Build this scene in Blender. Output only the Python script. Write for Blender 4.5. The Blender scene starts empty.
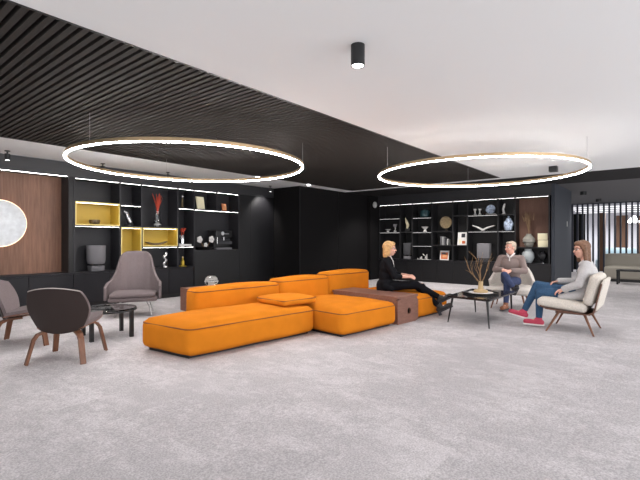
import bpy, bmesh, math, random
from mathutils import Vector, Matrix, Euler
R = math.radians
S = bpy.context.scene
COL = S.collection
random.seed(4)

# ------------------------------------------------------------------ camera, world, light, exposure
cam_d = bpy.data.cameras.new('camera'); cam = bpy.data.objects.new('camera', cam_d); COL.objects.link(cam)
cam_d.sensor_width = 36.0; cam_d.lens = 36.0 * 430.0 / 640.0; cam_d.clip_end = 100
cam.location = (0, 0, 1.25); cam.rotation_euler = (R(90), 0, R(39.383 - 90.0))
S.camera = cam
W = bpy.data.worlds.new('world'); S.world = W; W.use_nodes = True
W.node_tree.nodes['Background'].inputs[0].default_value = (0.95, 0.97, 1.0, 1)
W.node_tree.nodes['Background'].inputs[1].default_value = 0.9
S.view_settings.view_transform = 'Standard'; S.view_settings.look = 'None'
S.view_settings.gamma = 1.0; S.view_settings.exposure = 0.30; S.view_settings.use_curve_mapping = False
RING_EMIT, STRIP_EMIT, OFFICE_EMIT = 46.0, 16.0, 1.0

def lamp(name, kind, loc, energy, color=(1, 1, 1), rot=(0, 0, 0), size=1.0, size_y=None, spot=None, blend=.6, spec=1.0):
    d = bpy.data.lights.new(name, kind); d.energy = energy; d.color = color
    if kind == 'AREA':
        d.size = size
        if size_y: d.shape = 'RECTANGLE'; d.size_y = size_y
    else: d.shadow_soft_size = size
    if kind == 'SPOT': d.spot_size = R(spot); d.spot_blend = blend
    o = bpy.data.objects.new(name, d); o.location = loc; o.rotation_euler = rot; COL.objects.link(o); return o

# added area fills in place of unseen windows, assumed behind and beside the camera
lamp('daylight_fill', 'AREA', (-3.5, 1.0, 1.5), 80, (.97, .98, 1), (R(90), 0, R(-90)), 7, 2.3)
lamp('daylight_fill.001', 'AREA', (5.0, -4.5, 1.5), 330, (.97, .98, 1), (R(90), 0, 0), 13, 2.3)

# ------------------------------------------------------------------ materials
def mat(name, col, rough=.6, metal=0, emit=0, ecol=None, bump=0, bscale=60, var=0, vscale=8, trans=0, ior=1.45, coat=0, sheen=0, spec=.5):
    m = bpy.data.materials.new(name); m.use_nodes = True
    nt = m.node_tree; b = nt.nodes['Principled BSDF']
    b.inputs['Base Color'].default_value = (*col, 1); b.inputs['Roughness'].default_value = rough
    b.inputs['Metallic'].default_value = metal; b.inputs['IOR'].default_value = ior
    b.inputs['Transmission Weight'].default_value = trans; b.inputs['Coat Weight'].default_value = coat
    b.inputs['Sheen Weight'].default_value = sheen; b.inputs['Specular IOR Level'].default_value = spec
    if emit:
        b.inputs['Emission Color'].default_value = (*(ecol or col), 1); b.inputs['Emission Strength'].default_value = emit
    tc = nt.nodes.new('ShaderNodeTexCoord')
    if var:
        n = nt.nodes.new('ShaderNodeTexNoise'); n.inputs['Scale'].default_value = vscale; n.inputs['Detail'].default_value = 4
        r = nt.nodes.new('ShaderNodeValToRGB')
        r.color_ramp.elements[0].position = .3; r.color_ramp.elements[1].position = .7
        r.color_ramp.elements[0].color = (*[max(0, c * (1 - var)) for c in col], 1)
        r.color_ramp.elements[1].color = (*[min(1, c * (1 + var)) for c in col], 1)
        nt.links.new(tc.outputs['Object'], n.inputs['Vector']); nt.links.new(n.outputs['Fac'], r.inputs[0]); nt.links.new(r.outputs[0], b.inputs['Base Color'])
    if bump:
        n2 = nt.nodes.new('ShaderNodeTexNoise'); n2.inputs['Scale'].default_value = bscale; n2.inputs['Detail'].default_value = 3
        bp = nt.nodes.new('ShaderNodeBump'); bp.inputs['Strength'].default_value = bump; bp.inputs['Distance'].default_value = .01
        nt.links.new(tc.outputs['Object'], n2.inputs['Vector']); nt.links.new(n2.outputs['Fac'], bp.inputs['Height']); nt.links.new(bp.outputs[0], b.inputs['Normal'])
    return m

def wood(name, c0, c1, rough=.45, scale=(1, 1, 1), ws=6, planks=0):
    m = mat(name, c0, rough); nt = m.node_tree; b = nt.nodes['Principled BSDF']
    tc = nt.nodes.new('ShaderNodeTexCoord'); mp = nt.nodes.new('ShaderNodeMapping'); mp.inputs['Scale'].default_value = scale
    n = nt.nodes.new('ShaderNodeTexNoise'); n.inputs['Scale'].default_value = ws; n.inputs['Detail'].default_value = 6; n.inputs['Roughness'].default_value = .65
    r = nt.nodes.new('ShaderNodeValToRGB'); r.color_ramp.elements[0].position = .35; r.color_ramp.elements[1].position = .65
    r.color_ramp.elements[0].color = (*c0, 1); r.color_ramp.elements[1].color = (*c1, 1)
    nt.links.new(tc.outputs['Object'], mp.inputs[0]); nt.links.new(mp.outputs[0], n.inputs['Vector']); nt.links.new(n.outputs['Fac'], r.inputs[0])
    out = r.outputs[0]
    if planks:
        sx = nt.nodes.new('ShaderNodeSeparateXYZ'); nt.links.new(tc.outputs['Object'], sx.inputs[0])
        mm = nt.nodes.new('ShaderNodeMath'); mm.operation = 'MULTIPLY'; mm.inputs[1].default_value = 1 / planks; nt.links.new(sx.outputs[0], mm.inputs[0])
        fl = nt.nodes.new('ShaderNodeMath'); fl.operation = 'FLOOR'; nt.links.new(mm.outputs[0], fl.inputs[0])
        wn = nt.nodes.new('ShaderNodeTexWhiteNoise'); wn.noise_dimensions = '1D'; nt.links.new(fl.outputs[0], wn.inputs['W'])
        mr = nt.nodes.new('ShaderNodeMapRange'); mr.inputs[3].default_value = .78; mr.inputs[4].default_value = 1.2; nt.links.new(wn.outputs[0], mr.inputs[0])
        mx = nt.nodes.new('ShaderNodeVectorMath'); mx.operation = 'SCALE'; nt.links.new(out, mx.inputs[0]); nt.links.new(mr.outputs[0], mx.inputs['Scale']); out = mx.outputs[0]
    nt.links.new(out, b.inputs['Base Color']); return m

def carpet_mat():
    m = mat('carpet', (.4, .4, .4), .95); nt = m.node_tree; b = nt.nodes['Principled BSDF']; L = nt.links.new
    b.inputs['Specular IOR Level'].default_value = .15
    tc = nt.nodes.new('ShaderNodeTexCoord')
    bk = nt.nodes.new('ShaderNodeTexBrick'); bk.inputs['Scale'].default_value = 1.0; bk.inputs['Brick Width'].default_value = 1.0; bk.inputs['Row Height'].default_value = .5
    bk.inputs['Mortar Size'].default_value = 0; bk.inputs['Color1'].default_value = (0, 0, 0, 1); bk.inputs['Color2'].default_value = (1, 1, 1, 1); L(tc.outputs['Object'], bk.inputs['Vector'])
    sv = nt.nodes.new('ShaderNodeVectorMath'); sv.operation = 'SCALE'; L(bk.outputs[0], sv.inputs[0]); sv.inputs['Scale'].default_value = .33
    av = nt.nodes.new('ShaderNodeVectorMath'); av.operation = 'ADD'; L(tc.outputs['Object'], av.inputs[0]); L(sv.outputs[0], av.inputs[1])
    def noise(scale, det, rough, sc=(1, 1, 1)):
        mp = nt.nodes.new('ShaderNodeMapping'); mp.inputs['Scale'].default_value = sc; L(av.outputs[0], mp.inputs[0])
        n = nt.nodes.new('ShaderNodeTexNoise'); n.inputs['Scale'].default_value = scale; n.inputs['Detail'].default_value = det; n.inputs['Roughness'].default_value = rough
        L(mp.outputs[0], n.inputs['Vector']); return n.outputs['Fac']
    def ramp(fac, p0, p1, v0, v1):
        r = nt.nodes.new('ShaderNodeMapRange'); r.inputs[1].default_value = p0; r.inputs[2].default_value = p1; r.inputs[3].default_value = v0; r.inputs[4].default_value = v1; L(fac, r.inputs[0]); return r.outputs[0]
    def mth(op, a, bb):
        n = nt.nodes.new('ShaderNodeMath'); n.operation = op; L(a, n.inputs[0])
        if isinstance(bb, (int, float)): n.inputs[1].default_value = bb
        else: L(bb, n.inputs[1])
        return n.outputs[0]
    # broad worn-stone patches laid in 0.5 x 1 m tiles, broken up by a finer speckle
    big = noise(2.4, 13, .86, (1, .6, 1)); edge = ramp(big, .48, .57, 0, 1)
    fine = noise(90, 2, .6); spk = ramp(fine, .35, .65, .80, 1.20)
    mid = noise(14, 5, .8); spk2 = ramp(mid, .3, .7, .94, 1.06)
    br = nt.nodes.new('ShaderNodeTexBrick'); br.inputs['Scale'].default_value = 1.0; br.inputs['Brick Width'].default_value = 1.0; br.inputs['Row Height'].default_value = .5
    br.inputs['Mortar Size'].default_value = 0; br.inputs['Color1'].default_value = (.965, .965, .965, 1); br.inputs['Color2'].default_value = (1.03, 1.03, 1.03, 1); L(tc.outputs['Object'], br.inputs['Vector'])
    val = mth('MULTIPLY', mth('MULTIPLY', mth('MULTIPLY', ramp(edge, 0, 1, .445, .545), spk), spk2), br.outputs[0])
    cb = nt.nodes.new('ShaderNodeCombineColor'); L(mth('MULTIPLY', val, 1.0), cb.inputs[0]); L(mth('MULTIPLY', val, .945), cb.inputs[1]); L(mth('MULTIPLY', val, .965), cb.inputs[2])
    L(cb.outputs[0], b.inputs['Base Color'])
    bp = nt.nodes.new('ShaderNodeBump'); bp.inputs['Strength'].default_value = .3; bp.inputs['Distance'].default_value = .004; L(fine, bp.inputs['Height']); L(bp.outputs[0], b.inputs['Normal'])
    return m

M = dict(
    carpet=carpet_mat(), white=mat('white_plaster', (.82, .835, .835), .9, spec=.1), slat=mat('slat_grey', (.040, .036, .033), .7, spec=.2),
    void=mat('void_black', (.004, .004, .004), .9), dark_ceiling=mat('dark_ceiling', (.022, .021, .022), .85, spec=.2), grey_ceiling=mat('grey_ceiling', (.115, .115, .12), .85),
    black=mat('black_panel', (.007, .0067, .008), .38, var=.12, vscale=3, spec=.5), soffit=mat('soffit_ring_lit', (.027, .027, .030), .42, spec=.5), black_wall=mat('black_wall', (.007, .0065, .007), .85, spec=.15),  # soffit: dark wall lightened, ring-lamp light put into its colour
    cabinet=mat('cabinet_graphite', (.014, .0135, .0165), .5, spec=.3), blue_grey=mat('blue_grey_paint', (.024, .029, .040), .6),
    yellow=mat('mustard_lacquer', (.50, .35, .05), .5), shelf_grey=mat('shelf_laminate', (.021, .0205, .024), .5, spec=.4), shelf_dark=mat('shelf_dark', (.013, .0128, .014), .5, spec=.4), pale_yellow=mat('pale_yellow_edge', (.80, .66, .26), .5), led=mat('led_strip', (1, 1, 1), .5, emit=STRIP_EMIT, ecol=(1, .97, .95)),
    ring_led=mat('ring_led', (1, 1, 1), .5, emit=RING_EMIT * 1.45, ecol=(1, .97, .96)), ring_led_dim=mat('ring_led_softer', (1, 1, 1), .5, emit=RING_EMIT * .78, ecol=(1, .97, .96)), brass=mat('brass', (.55, .40, .24), .35, metal=.9),
    orange=mat('orange_velvet', (.60, .19, .014), .95, bump=.25, bscale=220, var=.06, vscale=5, spec=.08), seam=mat('seam_brown', (.20, .055, .008), .8),
    walnut=wood('walnut', (.095, .042, .026), (.16, .075, .048), .45, (1, 9, 9), 3), walnut_leg=wood('walnut_leg', (.125, .048, .024), (.20, .085, .045), .4, (8, 8, 1), 4),
    panel_wood=wood('panel_wood', (.13, .060, .034), (.20, .096, .058), .5, (14, 14, 1), 2.2, .42), panel_dark=wood('niche_wood', (.13, .062, .042), (.17, .085, .058), .6, (12, 12, 1), 3),
    bench=wood('bench_wood', (.17, .076, .054), (.235, .115, .084), .5, (2, 9, 9), 4),
    mauve=mat('mauve_wool', (.16, .128, .13), .95, bump=.3, bscale=300, var=.08, vscale=60), brown_back=mat('dark_leather_back', (.022, .012, .010), .5),
    piping_light=mat('light_edge', (.38, .33, .31), .7), steel=mat('brushed_steel', (.55, .55, .56), .3, metal=1), chrome=mat('chrome', (.8, .8, .82), .12, metal=1),
    black_metal=mat('black_metal', (.012, .012, .013), .4), glass=mat('clear_glass', (.95, .97, .97), .02, trans=1), dark_glass=mat('smoked_glass', (.55, .58, .58), .03, trans=1, ior=1.3),
    marble=mat('black_marble', (.02, .02, .022), .12, var=.7, vscale=5), white_ceramic=mat('white_ceramic', (.78, .76, .74), .3), bone=mat('bone_resin', (.62, .55, .38), .6),
    teal=mat('teal_ceramic', (.03, .075, .085), .35), gold=mat('aged_gold', (.42, .32, .19), .4, metal=.6, var=.25, vscale=30), delft=mat('blue_white_glaze', (.42, .50, .68), .25, var=.6, vscale=22),
    grey_fabric=mat('grey_speaker_cloth', (.16, .155, .165), .95), grey_fabric_dark=mat('dark_speaker_cloth', (.05, .05, .055), .95), silver=mat('silver', (.7, .7, .7), .25, metal=1),
    bronze=mat('bronze', (.13, .095, .05), .4, metal=.5, var=.5, vscale=40), red=mat('coral_red', (.42, .045, .02), .6), coral=mat('coral_orange', (.62, .16, .06), .6),
    paper=mat('cream_paper', (.80, .74, .52), .8), orange_paper=mat('orange_print', (.72, .34, .16), .8), branch=mat('dry_branch', (.20, .12, .06), .85, var=.3, vscale=30), grass=mat('dried_grass', (.24, .15, .085), .9),
    ivory=mat('ivory_wool', (.64, .59, .54), .95, bump=.4, bscale=260, var=.08, vscale=50), ivory2=mat('cream_boucle', (.60, .55, .49), .95, bump=.5, bscale=160, var=.12, vscale=70),
    disc=mat('pale_stone_disc', (.62, .65, .68), .5, var=.12, vscale=12), disc_glow=mat('warm_backlight', (1, .75, .5), .5, emit=1.6, ecol=(1, .72, .48)),
    celadon=mat('grey_glaze', (.26, .25, .22), .35), taupe_sofa=mat('taupe_upholstery', (.34, .31, .265), .9, bump=.2, bscale=150), post=mat('slate_post', (.03, .034, .05), .5),
    office_white=mat('office_white', (.72, .72, .76), .8), office_brown=wood('office_brown', (.16, .08, .045), (.22, .115, .07), .6, (10, 10, 1), 3), pale_blue=mat('pale_blue_felt', (.50, .64, .70), .9),
    office_ceiling=mat('office_ceiling', (.42, .42, .45), .8), office_led=mat('office_led', (1, 1, 1), .5, emit=OFFICE_EMIT), lens=mat('lamp_lens', (1, 1, 1), .5, emit=6), fitting=mat('grey_fitting', (.45, .45, .44), .5),
    skin=mat('skin', (.66, .36, .27), .5), skin2=mat('skin_warm', (.70, .37, .28), .5), lip=mat('lips', (.50, .17, .15), .5), eye=mat('eye_white', (.8, .78, .75), .2), iris=mat('iris', (.05, .07, .09), .2),
    blonde=mat('blonde_hair', (.56, .33, .14), .6, bump=.6, bscale=120, var=.3, vscale=40), greyhair=mat('grey_blond_hair', (.52, .42, .32), .6, bump=.6, bscale=120, var=.25, vscale=40), brownhair=mat('brown_hair', (.17, .085, .048), .55, bump=.6, bscale=120, var=.3, vscale=40),
    black_cloth=mat('black_cloth', (.007, .007, .009), .9, spec=.15), black_cloth2=mat('black_trousers', (.005, .005, .007), .9, spec=.15), taupe_knit=mat('taupe_knit', (.25, .19, .175), .95, bump=.5, bscale=180), navy=mat('navy_denim', (.035, .05, .12), .85, var=.15, vscale=50),
    denim=mat('blue_denim', (.028, .075, .15), .85, var=.2, vscale=60), cardigan=mat('grey_knit', (.50, .485, .485), .95, bump=.5, bscale=180, var=.08, vscale=60), pink=mat('raspberry_canvas', (.50, .055, .10), .7), rubber=mat('white_rubber', (.75, .72, .70), .6),
    tan=mat('tan_leather', (.26, .10, .045), .45), blackshoe=mat('black_leather', (.02, .018, .018), .3), collar=mat('white_collar', (.72, .68, .66), .8), blue_sole=mat('dark_sole', (.03, .03, .04), .6),
)

# ------------------------------------------------------------------ mesh builder
def V(*a): return Vector(a)
class B:
    def __init__(s): s.bm = bmesh.new()
    def _add(s, verts, mtx=None):
        if mtx is not None: bmesh.ops.transform(s.bm, matrix=mtx, verts=verts)
    def box(s, x0, x1, y0, y1, z0, z1, r=0, seg=2):
        g = bmesh.ops.create_cube(s.bm, size=1)['verts']
        for v in g: v.co = V(x0 + (x1 - x0) * (v.co.x + .5), y0 + (y1 - y0) * (v.co.y + .5), z0 + (z1 - z0) * (v.co.z + .5))
        if r:
            es = list({e for v in g for e in v.link_edges}); bmesh.ops.bevel(s.bm, geom=es, offset=r, segments=seg, profile=.5, affect='EDGES')
        return s
    def obox(s, c, ax, ay, az, r=0):          # oriented box: centre and three half-axis vectors
        n0 = len(s.bm.verts); s.box(-1, 1, -1, 1, -1, 1)
        s.bm.verts.ensure_lookup_table(); g = s.bm.verts[n0:]
        for v in g: v.co = Vector(c) + v.co.x * Vector(ax) + v.co.y * Vector(ay) + v.co.z * Vector(az)
        if r: bmesh.ops.bevel(s.bm, geom=list({e for v in g for e in v.link_edges}), offset=r, segments=2, profile=.5, affect='EDGES')
        return s
    def cone(s, p0, p1, r0, r1=None, n=16):
        r1 = r0 if r1 is None else r1; p0 = Vector(p0); p1 = Vector(p1); d = p1 - p0
        g = bmesh.ops.create_cone(s.bm, cap_ends=True, segments=n, radius1=r0, radius2=max(r1, 1e-5), depth=d.length)['verts']
        s._add(g, Matrix.Translation((p0 + p1) / 2) @ d.to_track_quat('Z', 'Y').to_matrix().to_4x4()); return s
    def ell(s, c, r, rot=None, n=16):
        g = bmesh.ops.create_uvsphere(s.bm, u_segments=n, v_segments=max(8, n * 2 // 3), radius=1)['verts']
        r = (r, r, r) if isinstance(r, (int, float)) else r
        m = Matrix.Translation(Vector(c)) @ (rot.to_4x4() if rot else Matrix.Identity(4)) @ Matrix.Diagonal((*r, 1)); s._add(g, m); return s
    def cap(s, p0, p1, r0, r1=None, n=14):     # tapered capsule
        r1 = r0 if r1 is None else r1; s.cone(p0, p1, r0, r1, n); s.ell(p0, r0 * 1.0, None, n); s.ell(p1, r1 * 1.0, None, n); return s
    def chain(s, pts, rs, n=14):
        for i in range(len(pts) - 1): s.cap(pts[i], pts[i + 1], rs[i], rs[i + 1], n)
        return s
    def tube(s, pts, r, n=8, closed=False):
        pts = [Vector(p) for p in pts]; N = len(pts); rings = []; rr = r if isinstance(r, (list, tuple)) else [r] * N
        up = V(0, 0, 1)
        for i, p in enumerate(pts):
            a = pts[(i - 1) % N] if (closed or i) else p; b = pts[(i + 1) % N] if (closed or i < N - 1) else p
            t = (b - a).normalized(); u = up if abs(t.z) < .9 else V(1, 0, 0); x = t.cross(u).normalized(); y = x.cross(t).normalized()
            rings.append([s.bm.verts.new(p + rr[i] * (math.cos(2 * math.pi * k / n) * x + math.sin(2 * math.pi * k / n) * y)) for k in range(n)])
        for i in range(N if closed else N - 1):
            A, C = rings[i], rings[(i + 1) % N]
            for k in range(n): s.bm.faces.new((A[k], A[(k + 1) % n], C[(k + 1) % n], C[k]))
        if not closed:
            s.bm.faces.new(rings[0][::-1]); s.bm.faces.new(rings[-1])
        return s
    def lathe(s, prof, c=(0, 0, 0), n=28, sy=1):
        rings = []
        for r, z in prof: rings.append([s.bm.verts.new((c[0] + max(r, 1e-4) * math.cos(2 * math.pi * k / n), c[1] + sy * max(r, 1e-4) * math.sin(2 * math.pi * k / n), c[2] + z)) for k in range(n)])
        for A, C in zip(rings, rings[1:]):
            for k in range(n): s.bm.faces.new((A[k], A[(k + 1) % n], C[(k + 1) % n], C[k]))
        s.bm.faces.new(rings[0][::-1]); s.bm.faces.new(rings[-1]); return s
    def prism(s, outline, axis, a, b):         # outline 2-D polygon swept along an axis ('x','y','z')
        def P(u, v, w): return {'x': (w, u, v), 'y': (u, w, v), 'z': (u, v, w)}[axis]
        A = [s.bm.verts.new(P(u, v, a)) for u, v in outline]; C = [s.bm.verts.new(P(u, v, b)) for u, v in outline]; n = len(A)
        for k in range(n): s.bm.faces.new((A[k], A[(k + 1) % n], C[(k + 1) % n], C[k]))
        s.bm.faces.new(A[::-1]); s.bm.faces.new(C); return s
    def soft(s, x0, x1, y0, y1, z0, z1, r=.08, top=.03, side=.012, n=14, crease=.0, wob=0):   # upholstered block, crowned top
        g = bmesh.ops.create_cube(s.bm, size=2)['verts']; es = list({e for v in g for e in v.link_edges}); n0 = set(s.bm.verts) - set(g)
        bmesh.ops.subdivide_edges(s.bm, edges=es, cuts=n, use_grid_fill=True)
        vs = [v for v in s.bm.verts if v not in n0]
        hx, hy, hz = (x1 - x0) / 2, (y1 - y0) / 2, (z1 - z0) / 2; c = V((x0 + x1) / 2, (y0 + y1) / 2, (z0 + z1) / 2)
        for v in vs:
            q = v.co.copy()
            f = lambda t: math.sin(t * math.pi / 2) * .35 + t * .65
            q = V(f(q.x), f(q.y), f(q.z)); p = V(q.x * hx, q.y * hy, q.z * hz)
            i = V(max(-hx + r, min(hx - r, p.x)), max(-hy + r, min(hy - r, p.y)), max(-hz + r, min(hz - r, p.z))); d = p - i
            if d.length > 1e-6: p = i + d.normalized() * r
            bx, by, bz = 1 - q.x * q.x, 1 - q.y * q.y, 1 - q.z * q.z
            if q.z > 0: p.z += top * (bx * by) ** .6 * q.z
            p.x += side * q.x * by * bz; p.y += side * q.y * bx * bz
            if wob: p += V(math.sin(p.y * 9 + p.x * 3), math.sin(p.x * 8 + 1), math.sin(p.x * 7 + p.y * 11)) * wob
            v.co = c + p
        return s
    def xf(s, m): bmesh.ops.transform(s.bm, matrix=m, verts=s.bm.verts); return s
    def mesh(s, name, material, smooth=True, angle=40):
        bmesh.ops.recalc_face_normals(s.bm, faces=s.bm.faces); me = bpy.data.meshes.new(name); s.bm.to_mesh(me); s.bm.free()
        me.materials.append(M[material] if isinstance(material, str) else material)
        if smooth:
            me.polygons.foreach_set('use_smooth', [True] * len(me.polygons)); me.set_sharp_from_angle(angle=R(angle))
        return me
def rrect(x0, x1, y0, y1, z, r, k=6):
    out = []
    for cx, cy, a in ((x1 - r, y1 - r, 0), (x0 + r, y1 - r, 90), (x0 + r, y0 + r, 180), (x1 - r, y0 + r, 270)):
        for i in range(k + 1): t = R(a + 90 * i / k); out.append((cx + r * math.cos(t), cy + r * math.sin(t), z))
    return out

def thing(name, label, cat, loc=(0, 0, 0), rz=0, group=None):
    o = bpy.data.objects.new(name, None); o.location = loc; o.rotation_euler = (0, 0, R(rz)); o.empty_display_size = .1; COL.objects.link(o)
    o['label'] = label; o['category'] = cat
    if group: o['group'] = group
    return o
def part(name, b, m, parent, label=None, smooth=True, kind=None):
    me = b if isinstance(b, bpy.types.Mesh) else b.mesh(name, m, smooth)
    o = bpy.data.objects.new(name, me); COL.objects.link(o); o.parent = parent
    if label: o['label'] = label
    if kind: o['kind'] = kind
    return o
def solo(name, b, m, label, cat, loc=(0, 0, 0), rz=0, group=None):
    o = part(name, b, m, None); o.location = loc; o.rotation_euler = (0, 0, R(rz)); o['label'] = label; o['category'] = cat
    if group: o['group'] = group
    return o
def struct(name, b, m, parent=None, smooth=False):
    o = part(name, b, m, parent, smooth=smooth); o['kind'] = 'structure'; return o
def copy_tree(o, parent=None, loc=None, rz=None, label=None, group=None):
    c = o.copy(); COL.objects.link(c); c.parent = parent
    if loc is not None: c.location = loc
    if rz is not None: c.rotation_euler = (0, 0, R(rz))
    if label: c['label'] = label
    if group: c['group'] = group
    for ch in list(o.children): copy_tree(ch, c)
    return c
#%%STRUCT
# ------------------------------------------------------------------ setting
H = 2.65
struct('floor', B().box(-5, 27, -6, 10, -.08, 0), 'carpet')
# white ceiling pieces around the slatted field, dark ceiling beyond
struct('ceiling', B().box(-5, 10.27, -6, 3.0, H, H + .2), 'white')
struct('ceiling.001', B().box(-5, 10.27, 7.05, 8.45, H, H + .2), 'white')
struct('ceiling.002', B().box(10.02, 10.27, 3.0, 7.05, H, H + .2), 'white')
struct('ceiling.003', B().box(10.27, 12.1, -6, 10, H - .002, H + .2), 'dark_ceiling')
struct('ceiling.004', B().box(12.1, 19.35, -6, 10, H - .002, H + .2), 'grey_ceiling')
struct('ceiling.005', B().box(19.35, 27, -6, 10, H, H + .2), 'office_ceiling')
sb = B(); x = -4.6
while x < 9.99:
    sb.box(x, x + .041, 3.02, 7.03, H, H + .15); x += .07
struct('trim_1', sb, 'slat')                                   # the slats of the grey field
struct('ceiling.006', B().box(-5, 10.02, 3.0, 7.05, H + .17, H + .2), 'void')
struct('trim_2', B().box(-5, 10.02, 2.995, 3.015, H - .004, H + .18).box(-5, 10.02, 7.035, 7.055, H - .004, H + .18).box(10.0, 10.02, 3.015, 7.035, H - .004, H + .18), 'black_metal')
# left wall: soffit over the shelving, flush panelling, back walls
YF, YB, XF, XB = 8.40, 8.80, 11.87, 12.25
struct('wall_left', B().box(-5, 12, YB, YB + .15, 0, H), 'black_wall')
struct('wall_soffit', B().box(-5, 8.25, YF, YB, 2.40, H), 'soffit')
struct('wall_corner', B().box(8.25, 11.42, 7.45, YB, 0, H), 'black_wall')
struct('trim_3', B().box(8.24, 8.26, 7.44, 7.46, 0, H).box(9.9, 9.91, 7.444, 7.45, 0, H), 'black')
struct('wall_right', B().box(XB, 14.1, 2.33, YB, 0, H), 'black_wall')
struct('wall_right.001', B().box(11.42, XB, 7.33, YB, 0, H), 'black_wall')
struct('wall_right.002', B().box(XF, XB, 2.33, 7.33, 2.375, H), 'soffit')
struct('wall_return', B().box(XF, 14.1, 2.25, 2.33, 0, H), 'blue_grey')
struct('wall_far', B().box(26, 26.15, -6, 10, 0, H), 'office_white')
struct('wall_office', B().box(19.4, 26, 5.2, 5.35, 0, H), 'office_white')
# recessed wooden wall of the left niche
struct('wall_niche', B().box(-5, 3.11, YB - .06, YB, .66, 2.40), 'panel_wood')
struct('trim_4', B().box(3.11, 3.186, YF + .005, YB, .66, 2.40), 'shelf_dark')
struct('baseboard_left', B().box(-5, 8.25, YF + .05, YF + .09, 0, .08), 'black_metal')
struct('baseboard_right', B().box(XF + .05, XF + .09, 2.33, 7.33, 0, .08), 'black_metal')
struct('trim_5', B().box(-5, 1.798, YF, YB, .08, .66), 'cabinet')
#%%SHELF
# ------------------------------------------------------------------ left shelving
edges = [-.90, -.21, .45, 1.13, 1.80, 2.49, 3.19, 3.83, 4.47, 5.10, 5.72]
cnames = ['base cabinet under the wooden niche', 'base cabinet under the pale backlit disc', 'base cabinet below the grey drum speaker', 'base cabinet below the tall mustard cubby', 'base cabinet behind the high-backed armchair', 'base cabinet below the silver sculpture', 'base cabinet below the gold bottle, last of the low row']
for i in range(4, len(edges) - 1):
    a, b = edges[i], edges[i + 1]
    t = thing('base_cabinet', 'graphite ' + ['cabinet in the low row, end one nearest the frame edge', 'cabinet in the low row, under the wood panel beside the dark pillar', 'cabinet in the low row, under the grey drum speaker', 'cabinet in the low row, under the tall mustard cubby', 'cabinet in the low row, behind the high-backed armchair', 'cabinet in the low row, at its end under the gold bottle'][i - 4], 'cabinet', (0, 0, 0), 0, 'low graphite cabinets')
    part('body', B().box(a + .002, b - .002, YF + .05, YB, .08, .63), 'black', t, smooth=False)
    part('door', B().box(a + .004, b - .004, YF, YF + .022, .085, .628, .002), 'cabinet', t, smooth=False)
solo('worktop', B().box(1.80, 5.72, YF - .01, YB, .632, .66, .003), 'cabinet', 'long thin dark grey worktop over the low cabinets of the mustard shelving', 'worktop')
t = thing('wall_panelling', 'tall matt black flush panels right of the lit shelving with a recessed niche', 'panelling')
part('panel', B().box(5.74, 7.05, YF, YF + .02, .08, 1.0), 'black', t, smooth=False)
part('panel', B().box(7.055, 7.42, YF, YF + .02, .08, 2.395), 'black', t, smooth=False)
part('panel', B().box(7.425, 8.245, YF, YF + .02, .08, 2.395), 'black', t, smooth=False)
part('frame', B().box(5.74, 8.245, YF + .02, YB, .08, .99).box(7.06, 8.245, YF + .02, YB, .99, 2.395), 'black', t, smooth=False)

def shelf_unit(name, label, plane, ups, zs_top, z_low, levels, leds, led_m='led', th=.032, depth=.36, jamb_low=None, mt='shelf_grey'):
    """bookcase: plane 'x' (left wall, runs along X) or 'y' (right wall, runs along Y)"""
    t = thing(name, label, 'shelves', (0, 0, 0))
    F, K = (YF, YB) if plane == 'x' else (XF, XB)
    def bx(b, u0, u1, d0, d1, z0, z1):
        return b.box(u0, u1, d0, d1, z0, z1) if plane == 'x' else b.box(d0, d1, u0, u1, z0, z1)
    for i, u in enumerate(ups):
        lo = (jamb_low or {}).get(i, z_low)
        part('upright', bx(B(), u - th / 2, u + th / 2, F, K - .02, lo, zs_top), mt, t, smooth=False)
    part('back_panel', bx(B(), min(ups), max(ups), K - .02, K, z_low, zs_top), mt, t, smooth=False)
    part('top_board', bx(B(), min(ups) - th / 2, max(ups) + th / 2, F, K - .02, zs_top, zs_top + .025), mt, t, smooth=False)
    for (u0, u1, z) in levels:
        part('shelf', bx(B(), u0 + th / 2, u1 - th / 2, F + .004, K - .02, z - .014, z + .014), mt, t, smooth=False)
    for (u0, u1, z) in leds:
        part('light_strip', bx(B(), u0 + th / 2 + .005, u1 - th / 2 - .005, F + .010, F + .018, z - .002, z), led_m, t, smooth=False)
    return t
U = [3.205, 4.045, 4.49, 5.32, 5.735, 6.365, 7.035]
TL = 2.375
lv = [(U[0], U[1], 1.515), (U[1], U[2], 1.945), (U[1], U[2], 1.515), (U[2], U[3], 1.515), (U[2], U[3], 1.105), (U[3], U[4], 1.955), (U[3], U[4], 1.105), (U[4], U[6], 1.95), (U[4], U[6], 1.005)]
ld = [(U[0], U[1], TL), (U[1], U[2], TL), (U[2], U[3], TL), (U[3], U[4], TL), (U[4], U[5], TL), (U[5], U[6], TL), (U[1], U[2], 1.93), (U[3], U[4], 1.94), (U[4], U[6], 1.935), (U[0], U[1], 1.50), (U[2], U[3], 1.09), (U[3], U[4], 1.09)]
shelf_unit('bookcase', 'black built-in shelving with mustard cubbies and white light strips', 'x', U, TL, .66, lv, ld, jamb_low={5: 1.95, 6: 1.0})
nl = thing('light_strip', 'long white light strip along the top of the wooden niche', 'light strip')
part('diffuser', B().box(-3, 3.10, YF + .045, YF + .056, 2.394, 2.398), 'led', nl, smooth=False)
part('profile', B().box(-3, 3.10, YF + .03, YF + .07, 2.3975, 2.41), 'black_metal', nl, smooth=False)
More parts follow.
